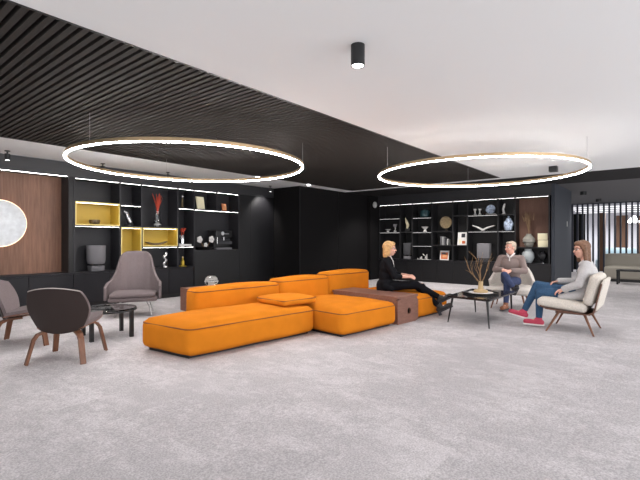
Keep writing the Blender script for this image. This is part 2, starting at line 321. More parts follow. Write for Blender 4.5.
for (a, b, c, d, lab, n) in [(U[0], U[1], 1.53, 1.955, 'wide mustard yellow open cubby with a bronze bowl inside', 0), (U[1], U[2], .662, 1.50, 'tall narrow mustard yellow open cubby beside the high-backed armchair', 1), (U[2], U[3], 1.12, 1.50, 'wide mustard yellow open cubby holding a boat-shaped dish', 2)]:
    a += .018; b -= .018; f = YF - .006; k = YB - .03; w = .018
    t = thing('storage_cubby', lab, 'cubby', (0, 0, 0), 0, 'mustard cubbies')
    part('shell', B().box(a, b, f, k, c, c + w).box(a, b, f, k, d - w, d).box(a, a + w, f, k, c + w, d - w).box(b - w, b, f, k, c + w, d - w).box(a, b, k - w, k, c, d), 'yellow', t, smooth=False)
    part('front_edge', B().box(a - .004, b + .004, f - .004, f, c - .004, c + .012).box(a - .004, b + .004, f - .004, f, d - .012, d + .004).box(a - .004, a + .012, f - .004, f, c + .012, d - .012).box(b - .012, b + .004, f - .004, f, c + .012, d - .012), 'pale_yellow', t, 'pale yellow front edge', smooth=False)
    part('light_strip', B().box(a + w, b - w, f + .03, f + .042, d - w - .003, d - w), mat('cubby_led', (1, .9, .7), .5, emit=14, ecol=(1, .86, .62)) if n == 0 else bpy.data.materials['cubby_led'], t, smooth=False)
# disc in the niche
t = thing('wall_disc', 'pale round backlit disc hung on the wooden wall', 'mirror', (2.15, YB - .06, 1.53))
part('face', B().cone((0, -.075, 0), (0, -.055, 0), .385, .385, 64), 'disc', t)
part('backlight', B().cone((0, -.05, 0), (0, -.03, 0), .398, .398, 64), 'disc_glow', t)
part('mount', B().cone((0, -.06, 0), (0, -.0, 0), .2, .2, 32), 'black_metal', t)

# right shelving
Y8 = [7.29, 6.54, 6.125, 5.49, 4.855, 4.43, 3.61, 3.18, 2.38]
TR = 2.345
lv = [(Y8[1], Y8[0], 1.925), (Y8[1], Y8[0], 1.49), (Y8[2], Y8[1], 1.49), (Y8[3], Y8[2], 1.92), (Y8[3], Y8[2], 1.485), (Y8[3], Y8[2], 1.075), (Y8[4], Y8[3], 1.49), (Y8[4], Y8[3], 1.09), (Y8[5], Y8[4], 1.93), (Y8[5], Y8[4], 1.09),
      (Y8[6], Y8[5], 1.93), (Y8[6], Y8[5], 1.485), (Y8[7], Y8[6], 1.92), (Y8[7], Y8[6], 1.485), (Y8[8], Y8[7], 1.055)]
ld = [(Y8[i + 1], Y8[i], TR) for i in range(8)] 
dim = mat('led_dim', (1, 1, 1), .5, emit=1.3, ecol=(1, .97, .95)); dim2 = mat('led_soft', (1, 1, 1), .5, emit=9, ecol=(1, .97, .95))
t = shelf_unit('bookcase.001', 'black built-in shelving behind the seated people, with wood-backed bay at one end', 'y', Y8, TR, .66, lv, ld, dim2, mt='shelf_dark')
for a, b, z in [(Y8[1], Y8[0], 1.911), (Y8[1], Y8[0], 1.476), (Y8[3], Y8[2], 1.906), (Y8[3], Y8[2], 1.061), (Y8[6], Y8[5], 1.916), (Y8[6], Y8[5], 1.471), (Y8[7], Y8[6], 1.471), (Y8[3], Y8[2], 1.471)]:
    part('light_strip', B().box(XF + .008, XF + .016, a + .02, b - .02, z - .004, z), dim, t, smooth=False)
part('wood_back', B().box(XB - .03, XB - .02, Y8[8] + .016, Y8[7] - .016, 1.07, TR), 'panel_dark', t, smooth=False)
solo('worktop.001', B().box(XF - .01, XB, 2.335, 7.325, .632, .66, .003), 'cabinet', 'long thin dark worktop under the black shelving behind the seated people', 'worktop')
labs = ['plain black cabinet in the low row behind the seated man', 'plain black cabinet in the low row between the seated man and the dry branches', 'plain black cabinet in the low row behind the dry branches', 'plain black cabinet in the low row behind the hands of the woman in black', 'plain black cabinet in the low row behind the back of the woman in black']
for i in range(5):
    a, b = 2.335 + i * .998, 2.335 + (i + 1) * .998
    t = thing('base_cabinet', labs[i], 'cabinet', (0, 0, 0), 0, 'low black cabinets')
    part('body', B().box(XF + .05, XB - .004, a + .002, b - .002, .08, .63), 'black', t, smooth=False)
    part('door', B().box(XF, XF + .022, a + .003, (a + b) / 2 - .002, .085, .628), 'black', t, smooth=False)
    part('door', B().box(XF, XF + .022, (a + b) / 2 + .002, b - .003, .085, .628), 'black', t, smooth=False)
solo('wall_switch', B().box(13.38, 13.46, 2.238, 2.25, 1.62, 1.76, .004), 'fitting', 'small pale switch plate on the dark blue end wall', 'switch')
t = thing('wall_fitting', 'pale grey round fitting at the top corner of the black shelving', 'wall fitting', (11.60, 7.33, 2.36))
part('dome', B().ell((0, -.05, 0), (.10, .05, .10)), 'fitting', t)
part('bracket', B().cone((0, -.05, 0), (0, 0, 0), .04), 'black_metal', t)

# ------------------------------------------------------------------ ring lamps
def ring(name, label, c, rad, z, wires, led='ring_led'):
    t = thing(name, label, 'ceiling lamp', (c[0], c[1], z), 0, 'ring lamps')
    w, h = .048, .042; n = 128; b = B(); prof = [(rad - w / 2, 0), (rad + w / 2, 0), (rad + w / 2, h), (rad - w / 2, h)]
    def loop(b, prof):
        R_ = [[b.bm.verts.new((r * math.cos(2 * math.pi * k / n), r * math.sin(2 * math.pi * k / n), zz)) for r, zz in prof] for k in range(n)]
        m = len(prof)
        for k in range(n):
            for j in range(m): b.bm.faces.new((R_[k][j], R_[(k + 1) % n][j], R_[(k + 1) % n][(j + 1) % m], R_[k][(j + 1) % m]))
        return b
    prof = [(rad - .012, 0), (rad + .012, 0), (rad + .012, h), (rad - .012, h)]; part('band', loop(b, prof), 'brass', t)
    part('diffuser', loop(B(), [(rad - .010, -.013), (rad + .010, -.013), (rad + .014, -.009), (rad + .014, -.001), (rad - .014, -.001), (rad - .014, -.009)]), led, t)
    for a in wires:
        x, y = rad * math.cos(R(a)), rad * math.sin(R(a))
        part('wire', B().cone((x, y, h), (x, y, H - z), .0018, .0018, 6), 'steel', t)
ring('ring_lamp', 'large glowing ring lamp hung under the dark slatted ceiling', (3.58, 5.285), 1.565, 2.3, (-48, 72, 192))
ring('ring_lamp.001', 'large glowing ring lamp above the seated people', (6.915, 2.437), 1.545, 2.3, (25, 145, 265), 'ring_led_dim')

# ceiling spots
def spot(name, loc, label, r=.05, h=.15, e=10, group='ceiling spots', drop=0, squ=False, lens='lens', aim=0):
    t = thing(name, label, 'spotlight', (loc[0], loc[1], H), 0, group)
    z0 = -.002
    if drop:
        part('stem', B().cone((0, 0, 0), (0, 0, -drop), .012), 'black_metal', t); part('base', B().cone((0, 0, 0), (0, 0, -.012), r * 1.0), 'black_metal', t)
    part('housing', B().lathe([(r, -drop), (r, -drop - h), (r - .006, -drop - h), (r - .008, -drop - h + .012), (0, -drop - h + .012)][::1], n=24) if not squ else B().box(-r, r, -r, r, -h, 0, .004), 'black_metal', t)
    part('lens', B().cone((0, 0, -drop - h + .001), (0, 0, -drop - h + .011), r - .009, r - .009, 20), lens, t)
    if e: lamp('spot_light', 'SPOT', (loc[0], loc[1], H - drop - h - .03), e, (1, .96, .92), (R(aim), 0, 0), .04, spot=95)
spot('ceiling_spot', (2.56, 1.75), 'black cylindrical spotlight on the white ceiling', e=26)
spot('ceiling_spot.001', (9.15, 1.76), 'small black square spotlight on the white ceiling inside the ring lamp', .07, .10, 26, squ=True)
spot('ceiling_spot.002', (14.42, 2.0), 'black spotlight on the grey ceiling beside the dark blue end wall', .085, .10, 110, lens='grey_fabric')
spot('ceiling_spot.003', (17.38, 1.97), 'black spotlight on the grey ceiling just before the slatted screen', .085, .10, 90, lens='grey_fabric')
for i, (x, lab) in enumerate([(2.10, 'small black spotlight on the white ceiling strip above the wooden niche'), (3.56, 'small black spotlight on the white ceiling strip inside the ring lamp, over the mustard cubbies'), (4.87, 'small black spotlight on the white ceiling strip above the grey vase'), (7.79, 'small black spotlight at the end of the white ceiling strip by the black corner')]):
    spot('track_spot', (x, 8.06), lab, .038, .10, (26, 26, 26, 60)[i], 'spots over the shelving', drop=.05, aim=(0, 0, 0, 35)[i])
for (x, y, lab) in [(6.5, 7.13, 'tiny white downlight at the slat edge inside the ring lamp'), (8.2, 7.1, 'tiny white downlight at the slat edge beyond the ring lamp')]:
    solo('downlight', B().cone((0, 0, 0), (0, 0, -.03), .045, .04), 'lens', lab, 'downlight', (x, y, H), 0, 'tiny white downlights')
for i, y in enumerate((3.2, 4.8, 6.4)): lamp('far_floor_fill', 'SPOT', (10.9, y, H - .02), 120, (1, .96, .92), (0, 0, 0), .04, spot=120)  # added lamps without fittings, to brighten the floor by the right shelving
#%%DECOR
# ------------------------------------------------------------------ ornaments on the left shelves
YM = 8.58
t = thing('speaker', 'grey cloth drum speaker on a small plinth on the left shelving', 'speaker', (3.66, YM, .66))
part('drum', B().lathe([(.10, .12), (.15, .14), (.165, .20), (.17, .47), (.165, .485), (0, .485)], n=32), 'grey_fabric', t)
part('plinth', B().box(-.12, .12, -.10, .10, 0, .10, .01), 'grey_fabric', t); part('foot', B().cone((0, 0, .095), (0, 0, .125), .05), 'black_metal', t)
solo('bowl', B().lathe([(.06, 0), (.085, .012), (.10, .06), (.095, .085), (.085, .085), (.088, .06), (.07, .02), (0, .015)]), 'bronze', 'round bronze openwork bowl in the wide mustard cubby', 'bowl', (3.60, 8.5, 1.549))
solo('boat_dish', B().prism([(-.24, .07), (-.20, .045), (-.12, .02), (0, .0), (.12, .02), (.20, .05), (.25, .085), (.22, .085), (.12, .05), (0, .045), (-.12, .05), (-.20, .075)], 'y', -.05, .05), 'bronze', 'long dark boat-shaped dish in the mustard cubby', 'dish', (4.86, 8.5, 1.139))
solo('knot_sculpture', B().tube([(.07 * math.cos(a) * (1 + .3 * math.sin(3 * a)), .03 * math.sin(2 * a), .13 + .11 * math.sin(a)) for a in [i * math.pi / 12 for i in range(24)]], .022, 8, True), mat('amber_wood', (.30, .12, .02), .5), 'amber brown looped sculpture in the tall mustard cubby', 'sculpture', (4.25, 8.52, .683))
t = thing('bird_sculpture', 'small dark bird figure on a narrow shelf', 'sculpture', (4.24, 8.5, 1.53))
part('body', B().chain([(-.06, 0, .28), (-.02, 0, .26), (0, 0, .18), (.05, 0, .08), (.10, 0, .03)], [.025, .03, .045, .05, .02]), 'steel', t); part('base', B().cone((.03, 0, 0), (.03, 0, .03), .07), 'black_metal', t)
def stems(b, c, n, h, sp, r, seed, z0=0, tip=None, lean=0):
    rnd = random.Random(seed)
    for i in range(n):
        a = rnd.random() * 6.28; s = sp * (.3 + .7 * rnd.random()); hh = h * (.7 + .3 * rnd.random()); pts = []
        for k in range(5): f = k / 4; pts.append((c[0] + math.cos(a) * s * f ** 1.5, c[1] + math.sin(a) * s * .5 * f ** 1.5 + 0, c[2] + z0 + hh * f))
        b.tube(pts, [r, r, r * .9, r * .8, r * .5], 5)
        if tip: b.ell(pts[-1], tip, None, 8)
    return b
t = thing('vase', 'tall clear glass vase of red coral stems on the left shelving', 'vase', (4.93, 8.57, 1.53))
part('glass', B().lathe([(.05, 0), (.075, .02), (.08, .10), (.055, .22), (.06, .34), (.054, .34), (.049, .22), (.07, .10), (.04, .03), (0, .03)]), 'glass', t)
part('coral', stems(B(), (0, 0, 0), 12, .45, .14, .011, 3, .28), 'red', t); part('coral_tips', stems(B(), (0, 0, 0), 6, .38, .11, .012, 8, .28), 'coral', t)
part('pebbles', B().ell((0, 0, .06), (.055, .055, .035)), 'white_ceramic', t)
t = thing('trophy_sculpture', 'silver twisted sculpture on the worktop beside the armchair', 'sculpture', (5.05, 8.48, .66))
part('figure', B().chain([(-.03, 0, .08), (.04, 0, .16), (-.02, 0, .22), (.03, 0, .29)], [.03, .02, .035, .04]), 'silver', t); part('base', B().lathe([(.07, 0), (.07, .03), (.03, .06), (0, .07)]), 'silver', t)
t = thing('gold_bottle', 'small gold bottle on a round foot, on the worktop at the end of the cabinets', 'bottle', (5.50, 8.50, .66))
part('body', B().lathe([(.09, 0), (.085, .015), (.04, .03), (.045, .10), (.02, .15), (.02, .19), (0, .19)]), mat('dark_gold', (.45, .32, .04), .35, metal=.5), t); part('stopper', B().ell((0, 0, .2), .022), 'gold', t)
t = thing('figurine', 'small dark figurine with a silver head on the top shelf', 'figurine', (5.50, 8.52, 1.969))
part('body', B().chain([(0, 0, .03), (0, 0, .12), (.01, 0, .2)], [.03, .022, .018]), 'bronze', t); part('head', B().ell((.0, 0, .25), .03), 'silver', t)
t = thing('vase.001', 'clear glass vase of red flowers standing on a white book', 'vase', (5.50, 8.52, 1.155))
part('glass', B().lathe([(.06, 0), (.062, .20), (.057, .20), (.055, .015), (0, .015)]), 'glass', t); part('water', B().cone((0, 0, .018), (0, 0, .12), .052), 'chrome', t)
fb = B(); rn = random.Random(2)
for i in range(16): fb.ell((rn.uniform(-.06, .06), rn.uniform(-.04, .04), rn.uniform(.24, .38)), rn.uniform(.014, .026), None, 8)
part('flowers', stems(fb, (0, 0, 0), 7, .3, .06, .004, 5, .02), 'red', t)
solo('book', B().box(-.15, .15, -.11, .11, 0, .034, .003), 'white_ceramic', 'pale flat book under the vase of red flowers', 'book', (5.535, 8.54, 1.12))
def frame(name, label, loc, w, h, rz, m, tilt=12, art=None, fm=None):
    t = thing(name, label, 'picture', loc, rz); rot = Matrix.Rotation(R(-tilt), 4, 'X')
    part('board', B().box(-w / 2, w / 2, -.008, .008, .0, h, .002).xf(rot), fm or 'white_ceramic', t, smooth=False)
    part('print', B().box(-w / 2 + .012, w / 2 - .012, -.0105, -.0085, .012, h - .012).xf(rot), m, t, smooth=False)
    part('strut', B().obox((0, .05, h * .25), (.01, 0, 0), (0, .003, .0), (0, .02 * 0 + .0, h * .25)), 'black_metal', t)
    return t
frame('picture_frame', 'cream lit-up picture leaning on the top shelf', (6.0, 8.52, 1.966), .24, .30, 8, 'paper', 10, fm='paper')
frame('picture_frame.001', 'small orange picture on the top shelf', (6.66, 8.50, 1.966), .13, .17, 0, 'orange_paper', 8, fm='coral')
t = thing('flower_arrangement', 'three white blossoms on a dark dish in the recessed niche', 'flowers', (6.12, 8.52, 1.02))
part('dish', B().lathe([(.10, 0), (.16, .03), (.20, .07), (.19, .07), (.14, .035), (0, .02)]), 'black_metal', t)
for (x, z, r) in [(-.17, .24, .075), (.16, .245, .075), (-.005, .115, .05)]:
    bb = B()
    for k in range(5): a = k * 1.2566; bb.ell((x + r * .55 * math.cos(a), -.02, z + r * .62 * math.sin(a)), (r * .55, r * .25, r * .5), None, 10)
    part('blossom', bb, 'white_ceramic', t)
part('stem', B().tube([(-.15, 0, .2), (-.05, 0, .08), (0, 0, .02)], .008).tube([(.15, 0, .2), (.06, 0, .09), (0, 0, .02)], .008), 'branch', t)
t = thing('coffee_machine', 'black coffee machine with silver spout in the recessed niche', 'coffee machine', (6.62, 8.56, 1.02))
part('body', B().box(-.26, .24, -.04, .16, 0, .46, .01).box(-.26, .24, -.12, -.04, .30, .46, .01), 'black_metal', t)
part('drip_tray', B().box(-.24, .22, -.13, -.03, 0, .045, .004), 'grey_fabric', t); part('spout', B().cone((0, -.09, .22), (0, -.09, .34), .014).box(-.06, .12, -.13, -.12, .375, .385), 'steel', t)
part('grille', B().box(-.2, .22, -.128, -.121, .13, .20).box(-.2, .22, -.05, -.041, .22, .25), 'grey_fabric_dark', t); part('dial', B().cone((-.06, -.128, .39), (-.06, -.118, .39), .045, .045, 24), 'steel', t)
part('handle', B().cone((-.22, -.12, .14), (-.22, -.12, .30), .008), 'silver', t)

# ------------------------------------------------------------------ ornaments on the right shelves (plane X = 11.87, run along Y)
XM = 12.02
ped = lambda r, h: [(r * .55, 0), (r * .5, .01), (r * .22, h * .35), (r * .3, h * .45), (r, h), (r * .93, h), (r * .25, h * .5), (0, h * .5)]
solo('footed_bowl', B().lathe(ped(.10, .09)), 'white_ceramic', 'small white footed bowl near the grey goblet, above the blonde woman', 'bowl', (XM, 7.05, 1.505))
t = thing('goblet', 'grey goblet on the shelf above the blonde woman', 'goblet', (XM, 6.79, 1.505)); part('cup', B().lathe([(.03, .14), (.06, .18), (.065, .25), (.055, .25), (.02, .17), (0, .16)]), 'grey_fabric', t); part('foot', B().lathe([(.05, 0), (.05, .03), (.015, .06), (.02, .14), (0, .14)]), 'fitting', t)
t = thing('leaf_sculpture', 'tall cream and gold leaf sculpture on a dark base', 'sculpture', (XM, 6.34, 1.505))
part('blade', B().chain([(0, .03, .12), (0, .0, .20), (0, .05, .30), (0, .09, .42)], [.03, .05, .045, .012]).xf(Matrix.Diagonal((.5, 1, 1, 1))), 'bone', t); part('base', B().box(-.06, .06, -.08, .08, 0, .10, .005), 'black_metal', t)
solo('teal_jar', B().lathe([(.10, 0), (.14, .02), (.145, .16), (.13, .2), (.05, .22), (0, .23)]), 'teal', 'wide dark teal jar on the upper shelf', 'jar', (XM, 5.78, 1.935))
solo('footed_bowl.001', B().lathe(ped(.11, .15)), 'white_ceramic', 'taller white footed bowl below the teal jar', 'bowl', (XM, 5.77, 1.50))
t = thing('disc_sculpture', 'round aged gold disc standing on a dark foot', 'sculpture', (XM, 5.12, 1.505))
part('disc', B().cone((-.015, 0, .26), (.015, 0, .26), .175, .175, 40), 'gold', t); part('foot', B().box(-.05, .05, -.09, .09, 0, .03, .004).cone((0, 0, .03), (0, 0, .1), .012), 'black_metal', t)
hts = [(.10, .25, .045), (.045, .24, .035), (.0, .22, .04), (-.05, .20, .03), (-.10, .17, .04)]
for i, (dy, h, w) in enumerate(hts):
    t = thing('book', ['tall grey book at the near end of the shelf row beside the tall gap', 'slim grey book, second in the row under the gold disc', 'mid-grey book in the middle of the row under the gold disc', 'dark book, fourth in the row under the gold disc', 'shortest book at the low end of the row under the gold disc'][i], 'book', (XM, 5.13 + dy, 1.105), 0, 'books under the gold disc')
    part('cover', B().box(-.09, .09, -w / 2, -w / 2 + .003, 0, h).box(-.09, .09, w / 2 - .003, w / 2, 0, h).box(-.09, -.086, -w / 2, w / 2, 0, h), ['grey_fabric', 'fitting', 'grey_fabric', 'grey_fabric_dark', 'fitting'][i], t, smooth=False)
    part('pages', B().box(-.085, .085, -w / 2 + .004, w / 2 - .004, .004, h - .005), 'paper', t, smooth=False)
def ypic(name, label, y, z, w, h, m, fm='white_ceramic', blobs=()):
    t = thing(name, label, 'picture', (XM, y, z), 0); rot = Matrix.Rotation(R(10), 4, 'Y')
    part('board', B().box(-.008, .008, -w / 2, w / 2, 0, h, .002).xf(rot), fm, t, smooth=False)
    part('print', B().box(-.0105, -.0085, -w / 2 + .03, w / 2 - .03, .03, h - .05).xf(rot), m, t, smooth=False)
    for i, (a, b, c, d, mm) in enumerate(blobs): part('motif', B().box(-.0125, -.011, a, b, c, d).xf(rot), mm, t, smooth=False)
    return t
ypic('picture_frame.002', 'white card picture with coloured patches on the shelf left of the grey speaker', 4.64, 1.105, .27, .37, 'white_ceramic', blobs=[(-.09, .0, .04, .12, 'coral'), (.02, .09, .05, .16, 'paper'), (-.08, .03, .22, .33, 'grey_fabric_dark')])
ypic('picture_frame.003', 'white framed red and orange print on the worktop under the books', 5.17, .661, .27, .28, 'coral', blobs=[(-.08, .05, .08, .16, 'orange_paper'), (-.04, .08, .17, .22, 'grey_fabric')])
t = thing('speaker.001', 'slim dark grey tower speaker beside the blonde woman', 'speaker', (XM, 6.33, .66)); part('body', B().box(-.09, .09, -.13, .13, .13, .50, .02), 'grey_fabric_dark', t); part('plinth', B().box(-.09, .09, -.12, .12, 0, .09, .01), 'grey_fabric', t); part('neck', B().cone((0, 0, .09), (0, 0, .13), .05), 'black_metal', t)
t = thing('speaker.002', 'large square dark grey speaker behind the dry branches', 'speaker', (XM, 4.02, .66)); part('body', B().box(-.11, .11, -.17, .17, .08, .50, .03), 'grey_fabric', t); part('plinth', B().box(-.1, .1, -.15, .15, 0, .06, .01), 'grey_fabric_dark', t); part('neck', B().cone((0, 0, .05), (0, 0, .09), .06), 'black_metal', t)
for i, (y, w, h, lab) in enumerate([(5.97, .05, .07, 'tiny white open-frame ornament at the end of the low row'), (5.80, .09, .16, 'white ornament with raised arms on the worktop'), (5.63, .10, .08, 'small white bracket ornament beside the red print')]):
    b = B().box(-.02, .02, -w, w, 0, .012); b.box(-.015, .015, -w, -w + .012, 0, h).box(-.015, .015, w - .012, w, 0, h * .6)
    if i == 1: b.tube([(0, -.03, .02), (0, -.05, .10), (0, .0, .13), (0, .05, .17)], .012)
    solo('desk_ornament', b, 'white_ceramic', lab, 'ornament', (XM, y, .66))
for y, lab in [(4.27, 'white candlestick beside the black upright, slightly taller'), (4.14, 'white candlestick next to the blue patterned plate')]:
    solo('candlestick', B().lathe([(.045, 0), (.045, .015), (.018, .04), (.018, .12), (.042, .14), (.042, .165), (0, .165)]), 'white_ceramic', lab, 'candlestick', (XM, y, 1.945), 0, 'white candlesticks')
t = thing('patterned_plate', 'blue and white patterned plate on a stand', 'plate', (XM, 3.84, 1.945)); part('plate', B().lathe([(.05, 0), (.12, .012), (.125, .02), (.05, .01), (0, .01)]).xf(Matrix.Translation((0, 0, .14)) @ Matrix.Rotation(R(-80), 4, 'Y')), 'delft', t); part('stand', B().box(-.05, .05, -.12, .12, 0, .02, .004), 'white_ceramic', t)
t = thing('open_book', 'white open book spread like wings on the shelf', 'book', (XM, 4.05, 1.50))
part('pages', B().prism([(-.31, .13), (-.14, .075), (0, .0), (.14, .09), (.28, .15), (.28, .165), (.12, .115), (0, .05), (-.14, .11), (-.31, .15)], 'x', -.06, .06), 'white_ceramic', t)
part('spine', B().box(-.06, .06, -.03, .03, 0, .015), 'grey_fabric', t)
solo('white_figurine', B().chain([(0, 0, .04), (0, .02, .14), (0, .0, .22), (0, -.02, .27)], [.03, .028, .03, .02]).box(-.04, .04, -.04, .04, 0, .02), 'white_ceramic', 'slim white figurine on the upper shelf beside the upright', 'figurine', (XM, 3.50, 1.936))
t = thing('ginger_jar', 'blue and white lidded jar above the seated man', 'jar', (XM, 3.38, 1.50)); part('jar', B().lathe([(.07, 0), (.10, .03), (.125, .15), (.115, .23), (.06, .29), (0, .29)]), 'delft', t); part('lid', B().lathe([(.07, .29), (.06, .32), (.02, .345), (.028, .38), (0, .395)]), 'delft', t)
t = thing('vase.002', 'grey ribbed vase of dried grass in the wood-backed bay', 'vase', (XM, 2.88, 1.07))
part('body', B().lathe([(.07, 0), (.09, .02), (.12, .07), (.105, .09), (.15, .14), (.14, .17), (.15, .20), (.10, .27), (.06, .31), (.065, .34), (.05, .34), (0, .33)]), 'celadon', t); part('grass', stems(B(), (0, 0, 0), 26, .62, .26, .006, 12, .3).xf(Matrix.Diagonal((.6, 1, 1, 1))), 'grass', t, kind='stuff')
bb = B(); rn = random.Random(6)
for i in range(9): y = rn.uniform(-.22, .2); bb.cap((rn.uniform(-.08, .04), y, rn.uniform(.6, .75)), (rn.uniform(-.08, .04), y * 1.25, rn.uniform(.78, .95)), .014, .006, 8)
part('seed_heads', bb, 'grass', t, kind='stuff')
for y, z, lab in [(0, 1.07, 'cream card leaning low in the wood-backed bay'), (0, 1.07, '')][:1]:
    t = thing('note_card', 'pair of stacked cream cards in the wood-backed bay', 'card', (XM, 2.55, 1.07)); part('card', B().box(-.01, .01, -.115, .115, 0, .175, .002), 'paper', t); part('card', B().box(-.01, .01, -.105, .12, .183, .35, .002), 'paper', t); part('stand', B().box(0.01, .03, -.1, .1, 0, .3).box(-.01, .03, -.1, .1, .174, .184), 'branch', t)
t = thing('glass_urn', 'black glossy urn ornament on the worktop right of the seated man', 'ornament', (XM, 2.56, .66)); part('body', B().lathe([(.06, 0), (.07, .02), (.03, .06), (.10, .14), (.11, .22), (.06, .30), (.03, .31), (0, .32)]), mat('gloss_black', (.015, .015, .017), .08), t); part('foot', B().lathe([(.085, 0), (.085, .012), (0, .012)]), 'chrome', t)
solo('white_vase', B().lathe([(.07, 0), (.10, .03), (.15, .14), (.14, .25), (.08, .33), (.09, .36), (.08, .36), (0, .34)]), mat('pale_glaze', (.36, .39, .40), .3), 'pale grey round vase right behind the seated man', 'vase', (XM, 2.90, .66))
#%%SOFA
# ------------------------------------------------------------------ orange modular sofa
st, ct = math.sin(R(-5.5)), math.cos(R(-5.5))
def sofa_pt(u, v): return (2.58 + ct * u - st * v, 3.86 + st * u + ct * v)
def module(name, label, u0, u1, v0, v1, z, seam_z, r=.085, top=.05, cat='sofa', z0=.022, group='orange sofa modules', skew=0, rot=0):
    cx, cy = sofa_pt((u0 + u1) / 2, (v0 + v1) / 2); w, d = (u1 - u0) / 2, (v1 - v0) / 2
    t = thing(name, label, cat, (cx, cy, z0 if z0 > .05 else 0), -5.5 + rot, group); b = z0 if z0 < .05 else 0; zz = z - (z0 if z0 > .05 else 0)
    k = Matrix.Identity(4); k[0][1] = skew
    part('cushion', B().soft(-w, w, -d, d, b, zz, r, top, .014, 18, wob=.003).xf(k), 'orange', t)
    sz = zz - r * .55
    part('piping', B().tube(rrect(-w + .1 * r - .002, w - .1 * r + .002, -d + .1 * r - .002, d - .1 * r + .002, sz, r), .0075, 6, True).xf(k), 'seam', t)
    if z0 < .05: part('plinth', B().box(-w + .06, w - .06, -d + .09, d - .09, 0, .06).xf(k), 'black_metal', t, smooth=False)
    return t
module('sofa_module', 'long low orange sofa seat at the end nearest the camera', -.09, 1.76, 0, .84, .36, .33, skew=-.2)
module('sofa_module.001', 'orange sofa seat that juts forward, between the long seat and the wooden bench', 1.86, 3.04, -.46, .86, .345, .33)
module('sofa_module.002', 'orange sofa seat beyond the wooden bench under the woman in black', 3.68, 4.62, -.42, .90, .36, .34)
module('sofa_bolster', 'orange back bolster of the long low sofa seat', .56, 1.93, .86, 1.16, .615, .6, r=.06, top=.03, group='orange sofa back bolsters')
module('sofa_bolster.001', 'orange back bolster in the middle of the sofa, behind the small cushion', 1.95, 3.02, .88, 1.20, .65, .6, r=.06, top=.03, group='orange sofa back bolsters')
module('sofa_bolster.002', 'orange back bolster nearest the woman in black', 3.04, 4.15, .92, 1.24, .69, .6, r=.06, top=.03, group='orange sofa back bolsters')
module('seat_cushion', 'small flat orange cushion lying on the corner of the sofa seats', 1.35, 1.95, .10, .68, .485, .44, r=.04, top=.015, z0=.392, cat='cushion', group=None)
cx, cy = sofa_pt(3.36, .22)
t = thing('wooden_bench', 'reddish brown wooden bench with a round hole in its end, set between sofa seats', 'bench', (cx, cy, 0), -5.5)
L_, w_ = .66, .275
bb = B().box(-w_, w_, -L_, L_, .375, .41, .003).box(-w_, -w_ + .03, -L_ + .03, L_ - .03, 0, .375).box(w_ - .03, w_, -L_ + .03, L_ - .03, 0, .375).box(-w_ + .03, w_ - .03, L_ - .03, L_, 0, .375)
part('carcass', bb, 'bench', t, smooth=False)
# front end board with a round hand hole
def holed(w, z0, z1, y0, y1, cxh, czh, r, n=24):
    b = B(); b_in = []; b_out = []
    for y in (y0, y1):
        b_in.append([b.bm.verts.new((cxh + r * math.cos(2 * math.pi * k / n), y, czh + r * math.sin(2 * math.pi * k / n))) for k in range(n)])
        o = []
        for k in range(n):
            a = 2 * math.pi * k / n; dx, dz = math.cos(a), math.sin(a)
            s = min((w - cxh * (1 if dx > 0 else -1)) / abs(dx) if abs(dx) > 1e-6 else 9, ((z1 - czh) if dz > 0 else (czh - z0)) / abs(dz) if abs(dz) > 1e-6 else 9)
            o.append(b.bm.verts.new((cxh + dx * s, y, czh + dz * s)))
        b_out.append(o)
    for k in range(n):
        j = (k + 1) % n
        for i in (0, 1): b.bm.faces.new((b_in[i][k], b_in[i][j], b_out[i][j], b_out[i][k]))
        b.bm.faces.new((b_in[0][k], b_in[0][j], b_in[1][j], b_in[1][k])); b.bm.faces.new((b_out[0][k], b_out[0][j], b_out[1][j], b_out[1][k]))
    return b
part('end_board', holed(w_, 0, .375, -L_, -L_ + .03, .03, .175, .048), 'bench', t, smooth=False)
part('inner_board', B().box(-w_ + .03, w_ - .03, -L_ + .14, -L_ + .15, 0, .375), 'black_metal', t, smooth=False)
t = thing('low_side_bench', 'low reddish brown wooden bench mostly hidden behind the sofa back', 'bench', (4.93, 6.54, 0), -5.5)
part('top', B().box(-.6, .6, -.2, .2, .37, .40, .003), 'bench', t, smooth=False); part('side', B().box(-.6, -.57, -.2, .2, 0, .37), 'bench', t, smooth=False); part('side', B().box(.57, .6, -.2, .2, 0, .37), 'bench', t, smooth=False)
t = thing('glass_globe', 'small ribbed glass globe candle holder behind the sofa back', 'candle holder', (4.80, 6.50, .40))
part('globe', B().lathe([(.05, 0), (.095, .03), (.115, .08), (.12, .11), (.105, .16), (.07, .195), (.02, .205), (0, .205)]), 'glass', t)
part('band', B().tube([(.119 * math.cos(i * .2618), .119 * math.sin(i * .2618), .10) for i in range(24)], .007, 6, True).tube([(.10 * math.cos(i * .2618), .10 * math.sin(i * .2618), .155) for i in range(24)], .006, 6, True), 'white_ceramic', t)
part('candle', B().cone((0, 0, .01), (0, 0, .09), .04), 'white_ceramic', t)
